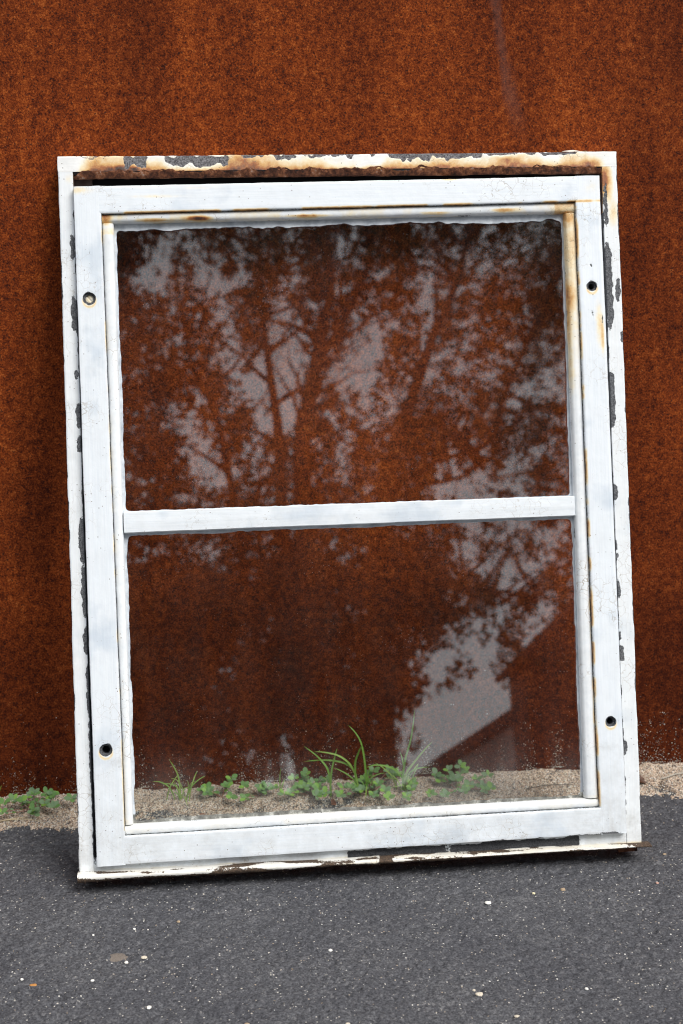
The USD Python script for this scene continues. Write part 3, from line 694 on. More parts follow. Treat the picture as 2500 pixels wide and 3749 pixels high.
# outer frame
JP = [(0.0, 0.0385), (0.0015, 0.040), (0.0265, 0.040), (0.0275, 0.0385), (0.028, 0.018), (0.060, 0.018)]
painted('frame_jamb', bar([(-.525, 0), (-.525, 1.2900), (-.465, 0), (-.465, 1.2900)], JP), M_CASE, wear_casing, 'left upright of the outer frame, paint chipped along its inner edge')
painted('frame_jamb', bar([(.525, 0), (.525, 1.2900), (.465, 0), (.465, 1.2900)], [(0.0, 0.0385), (0.0015, 0.040), (0.0290, 0.040), (0.030, 0.0385), (0.0305, 0.018), (0.060, 0.018)]), M_CASE, wear_casing,
        'right upright of the outer frame, long grey chips beside the sash')
painted('frame_foot', bar([(-.4974, 0), (.4948, 0), (-.4974, .060), (.4948, .060)], [(0.0, 0.0395), (0.031, 0.0395), (0.032, 0.018), (0.060, 0.018)]), M_FOOT, wear_casing, 'bottom rail of the outer frame, bare and dark along its right half')
painted('frame_head', bar([(-.5251, 1.3165), (.5251, 1.3165), (-.5251, 1.2872), (.5251, 1.2872)],
                          [(0.0, 0.0387), (0.0015, 0.0402), (0.0290, 0.0402), (0.0292, 0.022), (0.0293, 0.0006)], 0.002), M_HEAD, wear_head, 'top rail of the outer frame with flaking, rust stained paint', chip_depth=0.0009)
for s in (-1, 1):
    obj('horn', box(s * .50 - .018, s * .50 + .018, -0.030, -0.002, -0.0125, -0.0003), M_CRUST, win)
obj('rear_flange', box(-.4915, .4915, -0.0042, -0.0012, 1.2350, 1.2868), simple('slot_shade', (0.008, 0.007, 0.007), 0.9, 0.1), win)  # added near-black strip, shade of the slot above the sash put into colour
# crust of rust along the lower lip of the head
nu, ns = 460, 9
U = np.linspace(-.4965, .4950, nu)
up = 1.2890 + 0.0085 * (fbm(np.stack([U * 34, U * 0, U * 0], -1), 4, 121) - 0.5) * 2 + 0.004 * (fbm(np.stack([U * 210, U * 0, U * 0], -1), 2, 124) - 0.5) - 0.003 * sstep(.3, .5, np.abs(U))
lo = 1.2760 + 0.003 * (fbm(np.stack([U * 40, U * 0, U * 0], -1), 4, 122) - 0.5)
S = np.linspace(0, 1, ns)
Vv = up[:, None] * (1 - S) + lo[:, None] * S
Wf = 0.0412 - 0.006 * S[None] ** 1.5 + 0.004 * (fbm(np.stack([np.repeat(U[:, None], ns, 1) * 160, Vv * 160, Vv * 0], -1), 3, 123) - 0.5) * (S[None] > 0.05)
front = np.stack([np.repeat(U[:, None], ns, 1), -Wf, Vv], -1)
back = np.stack([front[..., 0], -Wf + 0.0045, front[..., 2]], -1)
v = np.concatenate([front.reshape(-1, 3), back.reshape(-1, 3)])
o = nu * ns
idx = np.arange(o).reshape(nu, ns)
q = lambda a, b, c, d: np.concatenate([np.stack([a, b, c], -1).reshape(-1, 3), np.stack([a, c, d], -1).reshape(-1, 3)])
fs = [q(idx[:-1, :-1], idx[:-1, 1:], idx[1:, 1:], idx[1:, :-1]), q(idx[:-1, -1], idx[:-1, -1] + o, idx[1:, -1] + o, idx[1:, -1]), q(idx[1:, 0], idx[1:, 0] + o, idx[:-1, 0] + o, idx[:-1, 0]),
      q(idx[0, 1:], idx[0, :-1], idx[0, :-1] + o, idx[0, 1:] + o), q(idx[-1, :-1], idx[-1, 1:], idx[-1, 1:] + o, idx[-1, :-1] + o), q(idx[:-1, 1:] + o, idx[:-1, :-1] + o, idx[1:, :-1] + o, idx[1:, 1:] + o)]
crust = trimesh.Trimesh(v, np.concatenate(fs), process=False)
trimesh.repair.fix_normals(crust)
obj('rust_crust', crust, M_CRUST, win, smooth=50, label='crumbling brown rust along the lower edge of the top rail')
# curled flake of paint standing above the head at its right end
fu = np.linspace(.4205, .4670, 16)
fo = np.linspace(0, 1, 6)
FU, FO = np.meshgrid(fu, fo, indexing='ij')
Pf = np.stack([FU + 0.0006 * np.sin(FU * 700), -(0.0404 - 0.012 * FO + 0.001 * np.sin(FU * 300)), 1.3162 + 0.0058 * np.sqrt(FO) * (0.8 + 0.3 * np.sin(FU * 130 + 1))], -1)
n_, m_ = FU.shape
ii = np.arange(n_ * m_).reshape(n_, m_)
flk = trimesh.Trimesh(np.concatenate([Pf.reshape(-1, 3), Pf.reshape(-1, 3) + [0, 0.0004, -0.0005]]),
                      np.concatenate([q(ii[:-1, :-1], ii[1:, :-1], ii[1:, 1:], ii[:-1, 1:]), q(ii[:-1, 1:], ii[1:, 1:], ii[1:, :-1], ii[:-1, :-1]) + n_ * m_]), process=False)
painted('paint_flake', flk, M_SILL, lambda P: (0.12 + 0 * P[:, 0], -0.003 + 0 * P[:, 0], 0.3 + 0 * P[:, 0]), do_warp=False)


# weathered sill strip
def sill_low(u):
    s = (u + 0.5265) / 1.0645
    return -0.0085 + 0.0085 * s + 0.0012 * np.sin(s * 17) * (1 - s) - 0.001 * np.exp(-((u - 0.02) / 0.06) ** 2)


def sill_mesh():
    us = np.linspace(-0.5268, 0.5378, 430)
    rows = []
    for u in us:
        lo_, hi_ = float(sill_low(u)), 0.0060 + 0.0006 * math.sin(u * 23)
        n1 = float(fbm(np.array([u * 60, 1.0, 2.0]), 3, 131)) - 0.5
        n2 = float(fbm(np.array([u * 90, 5.0, 2.0]), 3, 132)) - 0.5
        end = min(1.0, (0.5378 - u) / 0.02 + 0.35)
        rows.append([(u, -0.036, hi_ + 0.0015), (u, -0.0405, hi_ + 0.001), (u, -0.050 - 0.002 * n2, hi_ - 0.0005 + 0.0012 * n1), (u, -0.0595 - 0.003 * n1, hi_ - 0.002), (u, -0.0615 - 0.0035 * n1, (hi_ + lo_) / 2 + 0.001 * n2),
                     (u, -0.0600 - 0.003 * n2, lo_ + 0.0025 * n1), (u, -0.050, lo_ - 0.0005 + 0.002 * n2), (u, -0.036, lo_ - 0.001)])
    P = np.array(rows)
    nn, mm = P.shape[:2]
    ix = np.arange(nn * mm).reshape(nn, mm)
    jx = np.roll(ix, -1, axis=1)
    f = [q(ix[:-1], jx[:-1], jx[1:], ix[1:])]
    v_ = np.concatenate([P.reshape(-1, 3), P[0].mean(0)[None], P[-1].mean(0)[None]])
    c0 = nn * mm
    f += [np.stack([np.full(mm, c0), jx[0], ix[0]], 1), np.stack([np.full(mm, c0 + 1), ix[-1], jx[-1]], 1)]
    t = trimesh.Trimesh(v_, np.concatenate(f), process=False)
    if t.volume < 0:
        t.invert()
    return t


painted('sill', sill_mesh(), M_SILL, wear_sill, 'thin cream sill strip, split and flaking', chip_depth=0.0008)

# sash
SO = dict(TL=(-.4965, 1.2568), TR=(.4864, 1.2664), BR=(.4925, .0284), BL=(-.4914, .0182))
SB = dict(TL=(-.4476, 1.2067), TR=(.4385, 1.2183), BR=(.4418, .0774), BL=(-.4390, .0706))
SI = dict(TL=(-.4263, 1.1915), TR=(.4189, 1.1990), BR=(.4172, .0940), BL=(-.4246, .0885))
SP = lambda w_: [(0.0, 0.0525), (0.0012, 0.0545), (0.004, 0.055), (w_ - 0.0025, 0.055), (w_ - 0.0008, 0.0543), (w_, 0.0525), (w_, 0.0445)]


def sash_piece(a, b, name, mat, label, holes=(), trim=0.0):
    oa, ob, ia, ib = SO[a], SO[b], SB[a], SB[b]
    if trim:
        oa, ob = (ia[0] + (0.0), oa[1]), (ib[0], ob[1])
        # butt the rail between the stiles along the line of the bead
        t0 = (ia[0] - SO[a][0]) / (SO[b][0] - SO[a][0]); t1 = (ib[0] - SO[a][0]) / (SO[b][0] - SO[a][0])
        oa = (ia[0] - 0.0032, SO[a][1] + t0 * (SO[b][1] - SO[a][1])); ob = (ib[0] + 0.0032, SO[a][1] + t1 * (SO[b][1] - SO[a][1]))
        ia, ib = (ia[0] - 0.0032, ia[1]), (ib[0] + 0.0032, ib[1])
    else:
        # stiles run the whole height: carry the inner edge up to the outer line
        def ext(ia_, ib_, vv):
            t = (vv - ia_[1]) / (ib_[1] - ia_[1]); return ia_[0] + t * (ib_[0] - ia_[0])
        slope = (SO['TR'][1] - SO['TL'][1]) / (SO['TR'][0] - SO['TL'][0])
        slope_b = (SO['BR'][1] - SO['BL'][1]) / (SO['BR'][0] - SO['BL'][0])
        va, vb = oa[1] + (ia[0] - oa[0]) * slope_b, ob[1] + (ib[0] - ob[0]) * slope
        ia, ib = (ext(ia, ib, va), va), (ext(SB[a], SB[b], vb), vb)
    wid = (math.dist(oa, ia) + math.dist(ob, ib)) / 2
    m = bar([oa, ob, ia, ib], [(a_, b_ + (0.00015 if trim else 0)) for a_, b_ in SP(wid)], back=0.0121 if trim else 0.012)
    if holes:
        m.vertices = warp(np.asarray(m.vertices))
        m = cut(m, holes)
        return painted(name, m, mat, wear_sash, label, do_warp=False)
    return painted(name, m, mat, wear_sash, label)


sash_piece('BL', 'TL', 'sash_stile', M_PV, 'left upright of the sash with two screw holes', [HOLES[0], HOLES[3]])
sash_piece('BR', 'TR', 'sash_stile', M_PV, 'right upright of the sash with two screw holes', [HOLES[1], HOLES[2]])
sash_piece('TL', 'TR', 'sash_rail', M_PH, 'upper rail of the sash', trim=1)
sash_piece('BL', 'BR', 'sash_rail', M_PH, 'lower rail of the sash, spotted with dirt', trim=1)
# glazing beads: the top and bottom ones run through, the side ones butt between
BP = lambda w_: [(0.0, 0.0440), (0.0010, 0.0465), (w_ * 0.22, 0.0482), (w_ * 0.55, 0.0486), (w_ * 0.85, 0.0468), (w_, 0.0425), (w_ + 0.0004, 0.0335)]


def lerp2(p_, q_, t):
    return (p_[0] + (q_[0] - p_[0]) * t, p_[1] + (q_[1] - p_[1]) * t)


def bead(q4, mat, label):
    wid = (math.dist(q4[0], q4[2]) + math.dist(q4[1], q4[3])) / 2
    return painted('glazing_bead', bar(q4, BP(wid), 0.0022, back=0.0315), mat, wear_bead, label)


ins = 0.0006
bead([(SB['TL'][0] + ins, SB['TL'][1] - ins), (SB['TR'][0] - ins, SB['TR'][1] - ins), (SB['TL'][0] + ins, SI['TL'][1] - 0.0002), (SB['TR'][0] - ins, SI['TR'][1] + 0.0002)], M_BEAD, 'top glazing bead, crazed and rust stained')
bead([(SB['BL'][0] + ins, SB['BL'][1] + ins), (SB['BR'][0] - ins, SB['BR'][1] + ins), (SB['BL'][0] + ins, SI['BL'][1]), (SB['BR'][0] - ins, SI['BR'][1])], M_BEAD, 'bottom glazing bead, cream and crazed')
bead([(SB['BL'][0] + ins, SI['BL'][1] + 0.0012), (SB['TL'][0] + ins, SI['TL'][1] - 0.0014), (SI['BL'][0], SI['BL'][1] + 0.0012), (SI['TL'][0], SI['TL'][1] - 0.0014)], M_BEAD, 'left glazing bead')
bead([(SB['BR'][0] - ins, SI['BR'][1] + 0.0012), (SB['TR'][0] - ins, SI['TR'][1] - 0.0014), (SI['BR'][0], SI['BR'][1] + 0.0012), (SI['TR'][0], SI['TR'][1] - 0.0014)], M_BEAD, 'right glazing bead, stained orange near its top')
# glazing bar across the middle
G0, G1, G2, G3 = (-.4240, .6600), (.4172, .6636), (-.4240, .6205), (.4172, .6255)
gw = 0.0392
painted('glazing_bar', bar([G0, G1, G2, G3], [(0.0, 0.0335), (0.0004, 0.0455), (0.0016, 0.0472), (gw * 0.5, 0.0478), (gw - 0.0018, 0.0472), (gw - 0.0004, 0.0455), (gw, 0.0335)], back=0.0315), M_PH,
        lambda P: (0.05 + 0 * P[:, 0], -0.003 + 0.004 * (fbm(P[:, [0, 2, 1]] * 60, 3, 141) - 0.62), 0.25 + 0 * P[:, 0]), 'flat glazing bar between the two panes')
back_bar = box(-.4240, .4172, -0.0255, -0.013, .628, .656)
obj('rear_bar', back_bar, simple('rear_paint', (0.5, 0.52, 0.54)), win)


# glass and the ragged putty round each pane
def pane(name, corners, offs, label):
    """corners TL TR BR BL; offs: putty width at top, right, bottom, left."""
    TLc, TRc, BRc, BLc = map(np.array, corners)
    g = 0.010
    outer = Polygon([TLc + (-g, g), TRc + (g, g), BRc + (g, -g), BLc + (-g, -g)])
    gl = trimesh.creation.extrude_polygon(outer.buffer(-0.003), 0.003)
    gl.vertices = np.stack([gl.vertices[:, 0], -0.0270 - gl.vertices[:, 2], gl.vertices[:, 1]], 1)
    gl.invert()
    obj('glass_pane', gl, M_GLASS, win, label=label)
    t_, r_, b_, l_ = offs
    pts = []
    for P0, P1, off, nrm, sd in ((TLc, TRc, t_, (0, -1), 151), (TRc, BRc, r_, (-1, 0), 152), (BRc, BLc, b_, (0, 1), 153), (BLc, TLc, l_, (1, 0), 154)):
        n = int(np.linalg.norm(P1 - P0) / 0.003)
        for t in np.linspace(0, 1, n, endpoint=False):
            p_ = P0 + t * (P1 - P0)
            k_ = float(fbm(np.array([p_[0] * 28, p_[1] * 28, sd]), 4, sd))
            o_ = off * (0.35 + 1.3 * k_) + 0.0018 * (float(fbm(np.array([p_[0] * 130, p_[1] * 130, 3.0]), 2, sd + 7)) - 0.5)
            pts.append(p_ + np.array(nrm) * max(o_, 0.0002))
    inner = Polygon(pts).buffer(0)
    rad = 0.007
    inner = inner.buffer(-rad).buffer(rad)
    return outer, inner


def putty(outer, inner, clip, mat, label=None):
    ring = outer.difference(inner).intersection(clip)
    for gpoly in getattr(ring, 'geoms', [ring]):
        if gpoly.area < 1e-5:
            continue
        m = trimesh.creation.extrude_polygon(gpoly, 0.0022)
        v_ = m.vertices
        m.vertices = np.stack([v_[:, 0], -0.03015 - v_[:, 2], v_[:, 1]], 1)
        m.invert()
        obj('putty', m, mat, win, label=label)


up_c = [SI['TL'], SI['TR'], (.4172, .6636), (-.4240, .6600)]
lo_c = [(-.4240, .6205), (.4172, .6255), SI['BR'], SI['BL']]
bx = shapely.box
o1, i1 = pane('glass_pane', up_c, (0.0115, 0.0040, 0.0010, 0.0038), 'upper glass pane reflecting trees')
putty(o1, i1, bx(-1, 0.5, 1, 1.3), M_PUTTY, 'grey putty ragged round the upper pane')
o2, i2 = pane('glass_pane', lo_c, (0.0050, 0.0040, 0.0065, 0.0040), 'lower glass pane with weeds showing through')
putty(o2, i2, bx(-1, 0.105, 1, 0.7), M_PUTTY, 'grey putty ragged round the lower pane')
putty(o2, i2, bx(-1, 0.0, 1, 0.105), M_PUTTY_D, 'dark putty along the foot of the lower pane')  # darker than the putty round the rest of the pane
# painted-over screw head in the upper left hole
sc_ = trimesh.creation.icosphere(subdivisions=3, radius=1.0)
sc_ = trimesh.intersections.slice_mesh_plane(sc_, [0, -1, 0], [0, 0, 0], cap=False)
vv = sc_.vertices.copy()
sl = np.exp(-((vv[:, 0] * 0.8 + vv[:, 2] * 0.6) / 0.13) ** 2)
vv = np.stack([vv[:, 0] * 0.0094, vv[:, 1] * 0.0035 + sl * 0.0016, vv[:, 2] * 0.0094], 1) + np.array([-.4736, -0.0447, 1.0503])
painted('screw', trimesh.Trimesh(vv, sc_.faces, process=False), M_SILL, lambda P: (0.05 + 0.25 * fbm(P * 200, 2, 161), -0.003 + 0 * P[:, 0], 0.2 + 0 * P[:, 0]), 'paint covered screw head in the upper left hole', do_warp=False)

# ---------------------------------------------------------------- weeds
def leaf_mesh(c, d, up, ln, wd, fold, curl):
    d = d / np.linalg.norm(d)
    s = np.cross(d, up); s /= np.linalg.norm(s)
    n_ = np.cross(s, d)
    out, k = [], [0.0, 0.14, 0.38, 0.66, 0.88, 1.0]
    hw = [0.10, 0.62, 0.98, 0.96, 0.60, 0.0]
    v_, f_ = [], []
    for t, h in zip(k, hw):
        mid = c + d * ln * t + n_ * (-curl * ln * t * t)
        v_ += [mid - s * wd * h / 2 + n_ * fold * wd * h, mid, mid + s * wd * h / 2 + n_ * fold * wd * h]
    for i in range(5):
        a = i * 3
        f_ += [[a, a + 3, a + 4], [a, a + 4, a + 1], [a + 1, a + 4, a + 5], [a + 1, a + 5, a + 2]]
    return trimesh.Trimesh(np.array(v_), np.array(f_), process=False)


def weed(label, rosettes, root, seed, group=None):
    r = np.random.default_rng(seed)
    root = np.array(root, float)
    root[2] = sand_top(root[0], root[1])[0] - 0.002
    t = thing('creeping_weed', label, 'weed', root, group=group)
    extra = [(x + r.normal(0, 0.011), min(y + r.normal(0, 0.010), -0.012), max(0.016, z - r.uniform(0.002, 0.012))) for x, y, z in rosettes if r.random() < (0.38 if len(rosettes) > 3 else 0)]
    for (x, y, z) in list(rosettes) + extra:
        c = np.array([x, y, max(z, sand_top(x, y)[0] + 0.006)]) - root
        mid = c * 0.5 + np.array([0, 0, 0.005 + 0.2 * abs(c[2])])
        tt = np.linspace(0, 1, 6)[:, None]
        path = (1 - tt) ** 2 * 0 + 2 * tt * (1 - tt) * mid + tt ** 2 * c
        obj('stem', tube(path, np.linspace(0.0009, 0.0006, 6), 5), M_STEM, t, smooth=True)
        n = int(r.integers(4, 6))
        a0 = r.random() * 6.28
        for k in range(n):
            a = a0 + k * 2 * np.pi / n + r.normal(0, 0.25)
            d = np.array([math.cos(a), math.sin(a) * 0.75 - 0.15, 0.25 + 0.45 * r.random() + 0.35 * math.sin(a)])
            up = np.array([r.normal(0, 0.25), -0.55, 1.0])
            ln = r.uniform(0.0105, 0.0155)
            m = leaf_mesh(c + d * 0.001, d, up, ln, ln * r.uniform(0.62, 0.78), r.uniform(0.02, 0.12), r.uniform(0.0, 0.22))
            obj('leaf', m, M_LEAF[r.choice(3, p=[0.5, 0.2, 0.3])], t, smooth=True)
        for k in range(int(r.integers(2, 5))):                     # pairs along the stem
            q_ = path[int(r.integers(2, 5))]
            a = r.random() * 6.28
            d = np.array([math.cos(a), math.sin(a), 0.2 + 0.3 * r.random()])
            ln = r.uniform(0.0080, 0.0120)
            obj('leaf', leaf_mesh(q_, d, np.array([r.normal(0, 0.2), -0.5, 1.0]), ln, ln * r.uniform(0.62, 0.78), 0.06, 0.1), M_LEAF[r.choice(3, p=[0.4, 0.1, 0.5])], t, smooth=True)
    return t


weed('spreading clump of green creeping weed on the sand left of the window',
     [(-0.7, -0.065, 0.028), (-0.682, -0.055, 0.028), (-0.663, -0.065, 0.028), (-0.656, -0.05, 0.03), (-0.642, -0.039, 0.032), (-0.619, -0.042, 0.032), (-0.639, -0.1, 0.024), (-0.597, -0.089, 0.024), (-0.618, -0.078, 0.026), (-0.605, -0.043, 0.03),
      (-0.7, -0.105, 0.024)], (-0.645, -0.06, 0), 201)
weed('tiny green weed sprig on the sand hard against the left frame edge', [(-0.566, -0.064, 0.028)], (-0.562, -0.055, 0), 202)
weed('small weed sprigs seen low in the lower pane, right of the single grass tuft', [(-0.291, -0.061, 0.026), (-0.3, -0.05, 0.026), (-0.25, -0.043, 0.03), (-0.241, -0.03, 0.039), (-0.243, -0.089, 0.024)], (-0.262, -0.05, 0), 203)
weed('yellowish green weed sprigs behind the lower pane beside the lone grass blade', [(-0.214, -0.047, 0.028), (-0.212, -0.093, 0.024), (-0.169, -0.06, 0.028), (-0.18, -0.051, 0.028), (-0.155, -0.055, 0.026)], (-0.185, -0.055, 0), 204)
weed('dense round leaved weed behind the lower pane left of the tallest grass',
     [(-0.086, -0.03, 0.041), (-0.11, -0.03, 0.034), (-0.104, -0.06, 0.028), (-0.091, -0.065, 0.028), (-0.074, -0.053, 0.03), (-0.058, -0.042, 0.03), (-0.043, -0.043, 0.03), (-0.05, -0.089, 0.024), (-0.069, -0.097, 0.022), (-0.135, -0.079, 0.022),
      (-0.122, -0.08, 0.024), (-0.062, -0.07, 0.027)], (-0.08, -0.06, 0), 205)
weed('bright weed tangled round the foot of the arching grass in the lower pane',
     [(-0.021, -0.102, 0.024), (-0.012, -0.074, 0.028), (0.002, -0.076, 0.028), (0.032, -0.048, 0.03), (0.056, -0.03, 0.042), (0.045, -0.03, 0.033), (0.047, -0.106, 0.024), (0.071, -0.099, 0.026), (0.076, -0.122, 0.022), (0.089, -0.03, 0.041),
      (0.098, -0.03, 0.031), (0.060, -0.075, 0.032), (0.025, -0.09, 0.028)], (0.045, -0.07, 0), 206)
weed('few dull weed leaves between grass and the right hand weed clump', [(0.134, -0.068, 0.026), (0.113, -0.12, 0.022), (0.128, -0.085, 0.022)], (0.122, -0.08, 0), 207)
weed('grey green weed clump, rightmost behind the lower pane',
     [(0.215, -0.03, 0.034), (0.24, -0.03, 0.043), (0.187, -0.037, 0.03), (0.192, -0.123, 0.022), (0.163, -0.113, 0.022), (0.223, -0.065, 0.03), (0.249, -0.09, 0.026), (0.233, -0.113, 0.024), (0.276, -0.11, 0.022), (0.295, -0.05, 0.028),
      (0.268, -0.069, 0.03), (0.248, -0.034, 0.034)], (0.228, -0.07, 0), 208)


def blade(pts, wd):
    pts = np.array(pts, float)
    n = 14
    t = np.linspace(0, 1, len(pts))
    from scipy.interpolate import PchipInterpolator
    P = PchipInterpolator(t, pts)(np.linspace(0, 1, n))
    T = np.gradient(P, axis=0); T /= np.linalg.norm(T, axis=1, keepdims=True)
    view = np.array([0.1, -0.75, 0.65])
    s = np.cross(T, view); s /= np.linalg.norm(s, axis=1, keepdims=True)
    N_ = np.cross(s, T)
    k = np.linspace(0, 1, n)
    w_ = wd * np.minimum(0.55 + 1.6 * k, 1) * np.sqrt(np.maximum(1 - k ** 2.2, 0.0004))
    v_ = np.stack([P - s * w_[:, None] / 2 + N_ * 0.18 * w_[:, None], P, P + s * w_[:, None] / 2 + N_ * 0.18 * w_[:, None]], 1).reshape(-1, 3)
    f_ = []
    for i in range(n - 1):
        a = i * 3
        f_ += [[a, a + 3, a + 4], [a, a + 4, a + 1], [a + 1, a + 4, a + 5], [a + 1, a + 5, a + 2]]
    return trimesh.Trimesh(v_, np.array(f_), process=False)


def tuft(label, blades, seed):
    r = np.random.default_rng(seed)
    root = np.array(blades[0][0], float)
    root[2] = sand_top(root[0], root[1])[0] - 0.003
    t = thing('grass_tuft', label, 'grass tuft', root)
    blades = [list(b) for b in blades]
    if len(blades) > 3:                                            # thin young blades round the foot
        for k in range(9):
            a, ln = r.uniform(-1.1, 1.1), r.uniform(0.025, 0.06)
            x0, y0 = root[0] + r.normal(0, 0.012), root[1] + r.normal(0, 0.008)
            blades.append([(x0, y0, 0.01), (x0 + 0.35 * ln * math.sin(a), y0 - 0.1 * ln, 0.01 + 0.6 * ln), (x0 + ln * math.sin(a), y0 - ln * r.uniform(-0.1, 0.4), 0.012 + ln * (0.55 + 0.4 * math.cos(a)))])
    for b in blades:
        b = np.array(b, float)
        lean = r.uniform(-0.02, 0.03)
        b[:, 1] += lean * np.linspace(0, 1, len(b)) ** 2
        b[0, 2] = sand_top(b[0, 0], b[0, 1])[0] - 0.002
        ln = np.linalg.norm(np.diff(b, axis=0), axis=1).sum()
        obj('blade', blade(b - root, np.clip(ln * 0.038, 0.0022, 0.0046)), M_GRASS[r.choice(2, p=[0.55, 0.45])], t, smooth=True)


tuft('small grass tuft at the far left, cut by the picture edge', [[(-0.718, -0.03, 0.009), (-0.715, -0.03, 0.03), (-0.708, -0.03, 0.05)], [(-0.712, -0.032, 0.015), (-0.722, -0.034, 0.04), (-0.735, -0.03, 0.05)]], 301)
tuft('three bladed grass tuft, leftmost in the lower pane', [[(-0.346, -0.05, 0.019), (-0.348, -0.05, 0.052), (-0.366, -0.05, 0.1)], [(-0.347, -0.05, 0.019), (-0.355, -0.05, 0.038), (-0.367, -0.05, 0.044), (-0.384, -0.05, 0.046)],
      [(-0.345, -0.05, 0.019), (-0.336, -0.05, 0.03), (-0.323, -0.05, 0.027)], [(-0.345, -0.05, 0.019), (-0.338, -0.065, 0.022), (-0.331, -0.085, 0.018)]], 302)
tuft('lone upright grass blade among weeds in the lower pane', [[(-0.141, -0.04, 0.019), (-0.141, -0.04, 0.037), (-0.138, -0.04, 0.069)], [(-0.140, -0.04, 0.019), (-0.134, -0.04, 0.026), (-0.13, -0.04, 0.029)]], 303)
tuft('arching grass tuft with long blades bending left in the lower pane', [
    [(0.038, -0.06, 0.017), (0.036, -0.06, 0.057), (0.029, -0.06, 0.11), (0.003, -0.06, 0.147)], [(0.015, -0.06, 0.028), (0.014, -0.06, 0.071), (0.02, -0.06, 0.1), (0.028, -0.06, 0.123)],
    [(0.02, -0.06, 0.023), (0.014, -0.06, 0.053), (-0.013, -0.06, 0.076), (-0.045, -0.06, 0.08), (-0.091, -0.06, 0.076)], [(-0.036, -0.06, 0.03), (-0.041, -0.06, 0.057), (-0.056, -0.06, 0.081), (-0.09, -0.06, 0.108)],
    [(0.023, -0.06, 0.022), (0.006, -0.06, 0.068), (-0.029, -0.06, 0.095), (-0.069, -0.06, 0.101)], [(-0.038, -0.06, 0.026), (-0.036, -0.06, 0.048), (-0.029, -0.06, 0.083), (-0.022, -0.06, 0.106)],
    [(0.024, -0.06, 0.019), (0.014, -0.06, 0.033), (-0.009, -0.06, 0.053), (-0.032, -0.06, 0.062)], [(0.036, -0.075, 0.021), (0.034, -0.088, 0.035), (0.028, -0.112, 0.024)]], 304)
tuft('tallest grass tuft, its upright blade in front of the pale reflection', [
    [(0.115, -0.06, 0.011), (0.113, -0.06, 0.034), (0.118, -0.06, 0.078), (0.13, -0.06, 0.129), (0.136, -0.06, 0.191)], [(0.116, -0.06, 0.011), (0.118, -0.06, 0.039), (0.144, -0.06, 0.084), (0.173, -0.06, 0.123)],
    [(0.117, -0.06, 0.011), (0.122, -0.06, 0.037), (0.137, -0.06, 0.056), (0.168, -0.06, 0.062)], [(0.122, -0.06, 0.008), (0.107, -0.06, 0.044), (0.086, -0.06, 0.062), (0.057, -0.06, 0.068), (0.038, -0.06, 0.063)],
    [(0.114, -0.06, 0.011), (0.097, -0.06, 0.034), (0.076, -0.06, 0.033)], [(0.118, -0.06, 0.01), (0.111, -0.07, 0.023), (0.087, -0.09, 0.022)], [(0.114, -0.06, 0.011), (0.116, -0.06, 0.052), (0.11, -0.06, 0.088)]], 305)

# ---------------------------------------------------------------- loose stones, litter
SPOTS = [('w', -0.088, -0.631, .0060, 'small white pebble on the asphalt below the middle of the sill'), ('w', 0.205, -0.508, .0072, 'elongated bright white pebble on the asphalt right of the middle'),
         ('y', 0.294, -0.482, .0050, 'pale yellow pebble on the asphalt below the right half of the sill'), ('t', 0.349, -0.476, .0070, 'flat tan pebble set in the asphalt near the right sill end'),
         ('p', 0.527, -0.469, .0046, 'pinkish pebble on the asphalt by the right picture edge'), ('t', 0.574, -0.366, .0042, 'tan pebble right of the projecting sill end'),
         ('w', -0.42, -0.526, .0040, 'white pebble on the asphalt below the left part of the sill'), ('w', -0.489, -0.543, .0038, 'narrow white pebble near the lower left corner of the frame'),
         ('t', -0.344, -0.51, .0044, 'tan pebble on the asphalt under the dark gap in the sill'), ('g', -0.32, -0.47, .0044, 'grey brown pebble just in front of the sill'),
         ('w', -0.48, -0.681, .0046, 'white pebble between the shallow hollow and the orange stone'), ('w', -0.386, -0.766, .0064, 'white flat pebble at the bottom left of the picture'),
         ('o', -0.575, -0.683, .0078, 'rusty orange stone set in the asphalt at the far left'), ('w', -0.595, -0.665, .0050, 'white pebble beside the orange stone'),
         ('t', -0.234, -0.826, .0060, 'dull tan pebble at the bottom edge left of the middle'), ('c', -0.08, -0.844, .0048, 'cream pebble at the bottom edge near the middle'), ('w', 0.309, -0.791, .0052, 'white pebble at the lower right among pitted asphalt'),
         ('h', -0.447, -0.606, .0150, 'grey brown stone sunk in the shallow hollow of the asphalt'), ('w', -0.428, -0.634, .0052, 'white chip at the lower rim of the shallow hollow'), ('c', -0.40, -0.618, .0062, 'pale grey stone right of the shallow hollow'),
         ('c', 0.137, -0.782, .0078, 'pale stone in the larger pit at the lower right'), ('c', 0.131, -0.766, .0044, 'cream chip in the upper end of the larger pit'), ('c', 0.184, -0.848, .0056, 'cream stone in the pit at the bottom edge, right of the middle')]
for i, (c, x, y, s, lab) in enumerate(SPOTS):
    big = s > 0.014
    m = rock(400 + i, 0.22 if big else 0.5, 2)
    s = s * (1.0 if big else 0.68)
    m.apply_scale(s)
    o_ = obj('pebble', m, STONE[c], smooth=True)
    o_.AddTranslateOp().Set(Gf.Vec3d(x, y, float(ground_z(np.array([x]), np.array([y]))[0]) + (0.0002 if big else 0.18 * s)))
    o_.AddRotateZOp().Set(float(np.random.default_rng(i).uniform(-25, 25)))
    tag(o_.GetPrim(), lab, 'pebble')
# dead leaf, straw, bark scraps on the sand
M_DEAD = leaf_material('dead_leaf', (0.07, 0.032, 0.018), (0.16, 0.075, 0.04), 0.1)
M_STRAW = simple('straw', (0.50, 0.41, 0.26), 0.7)


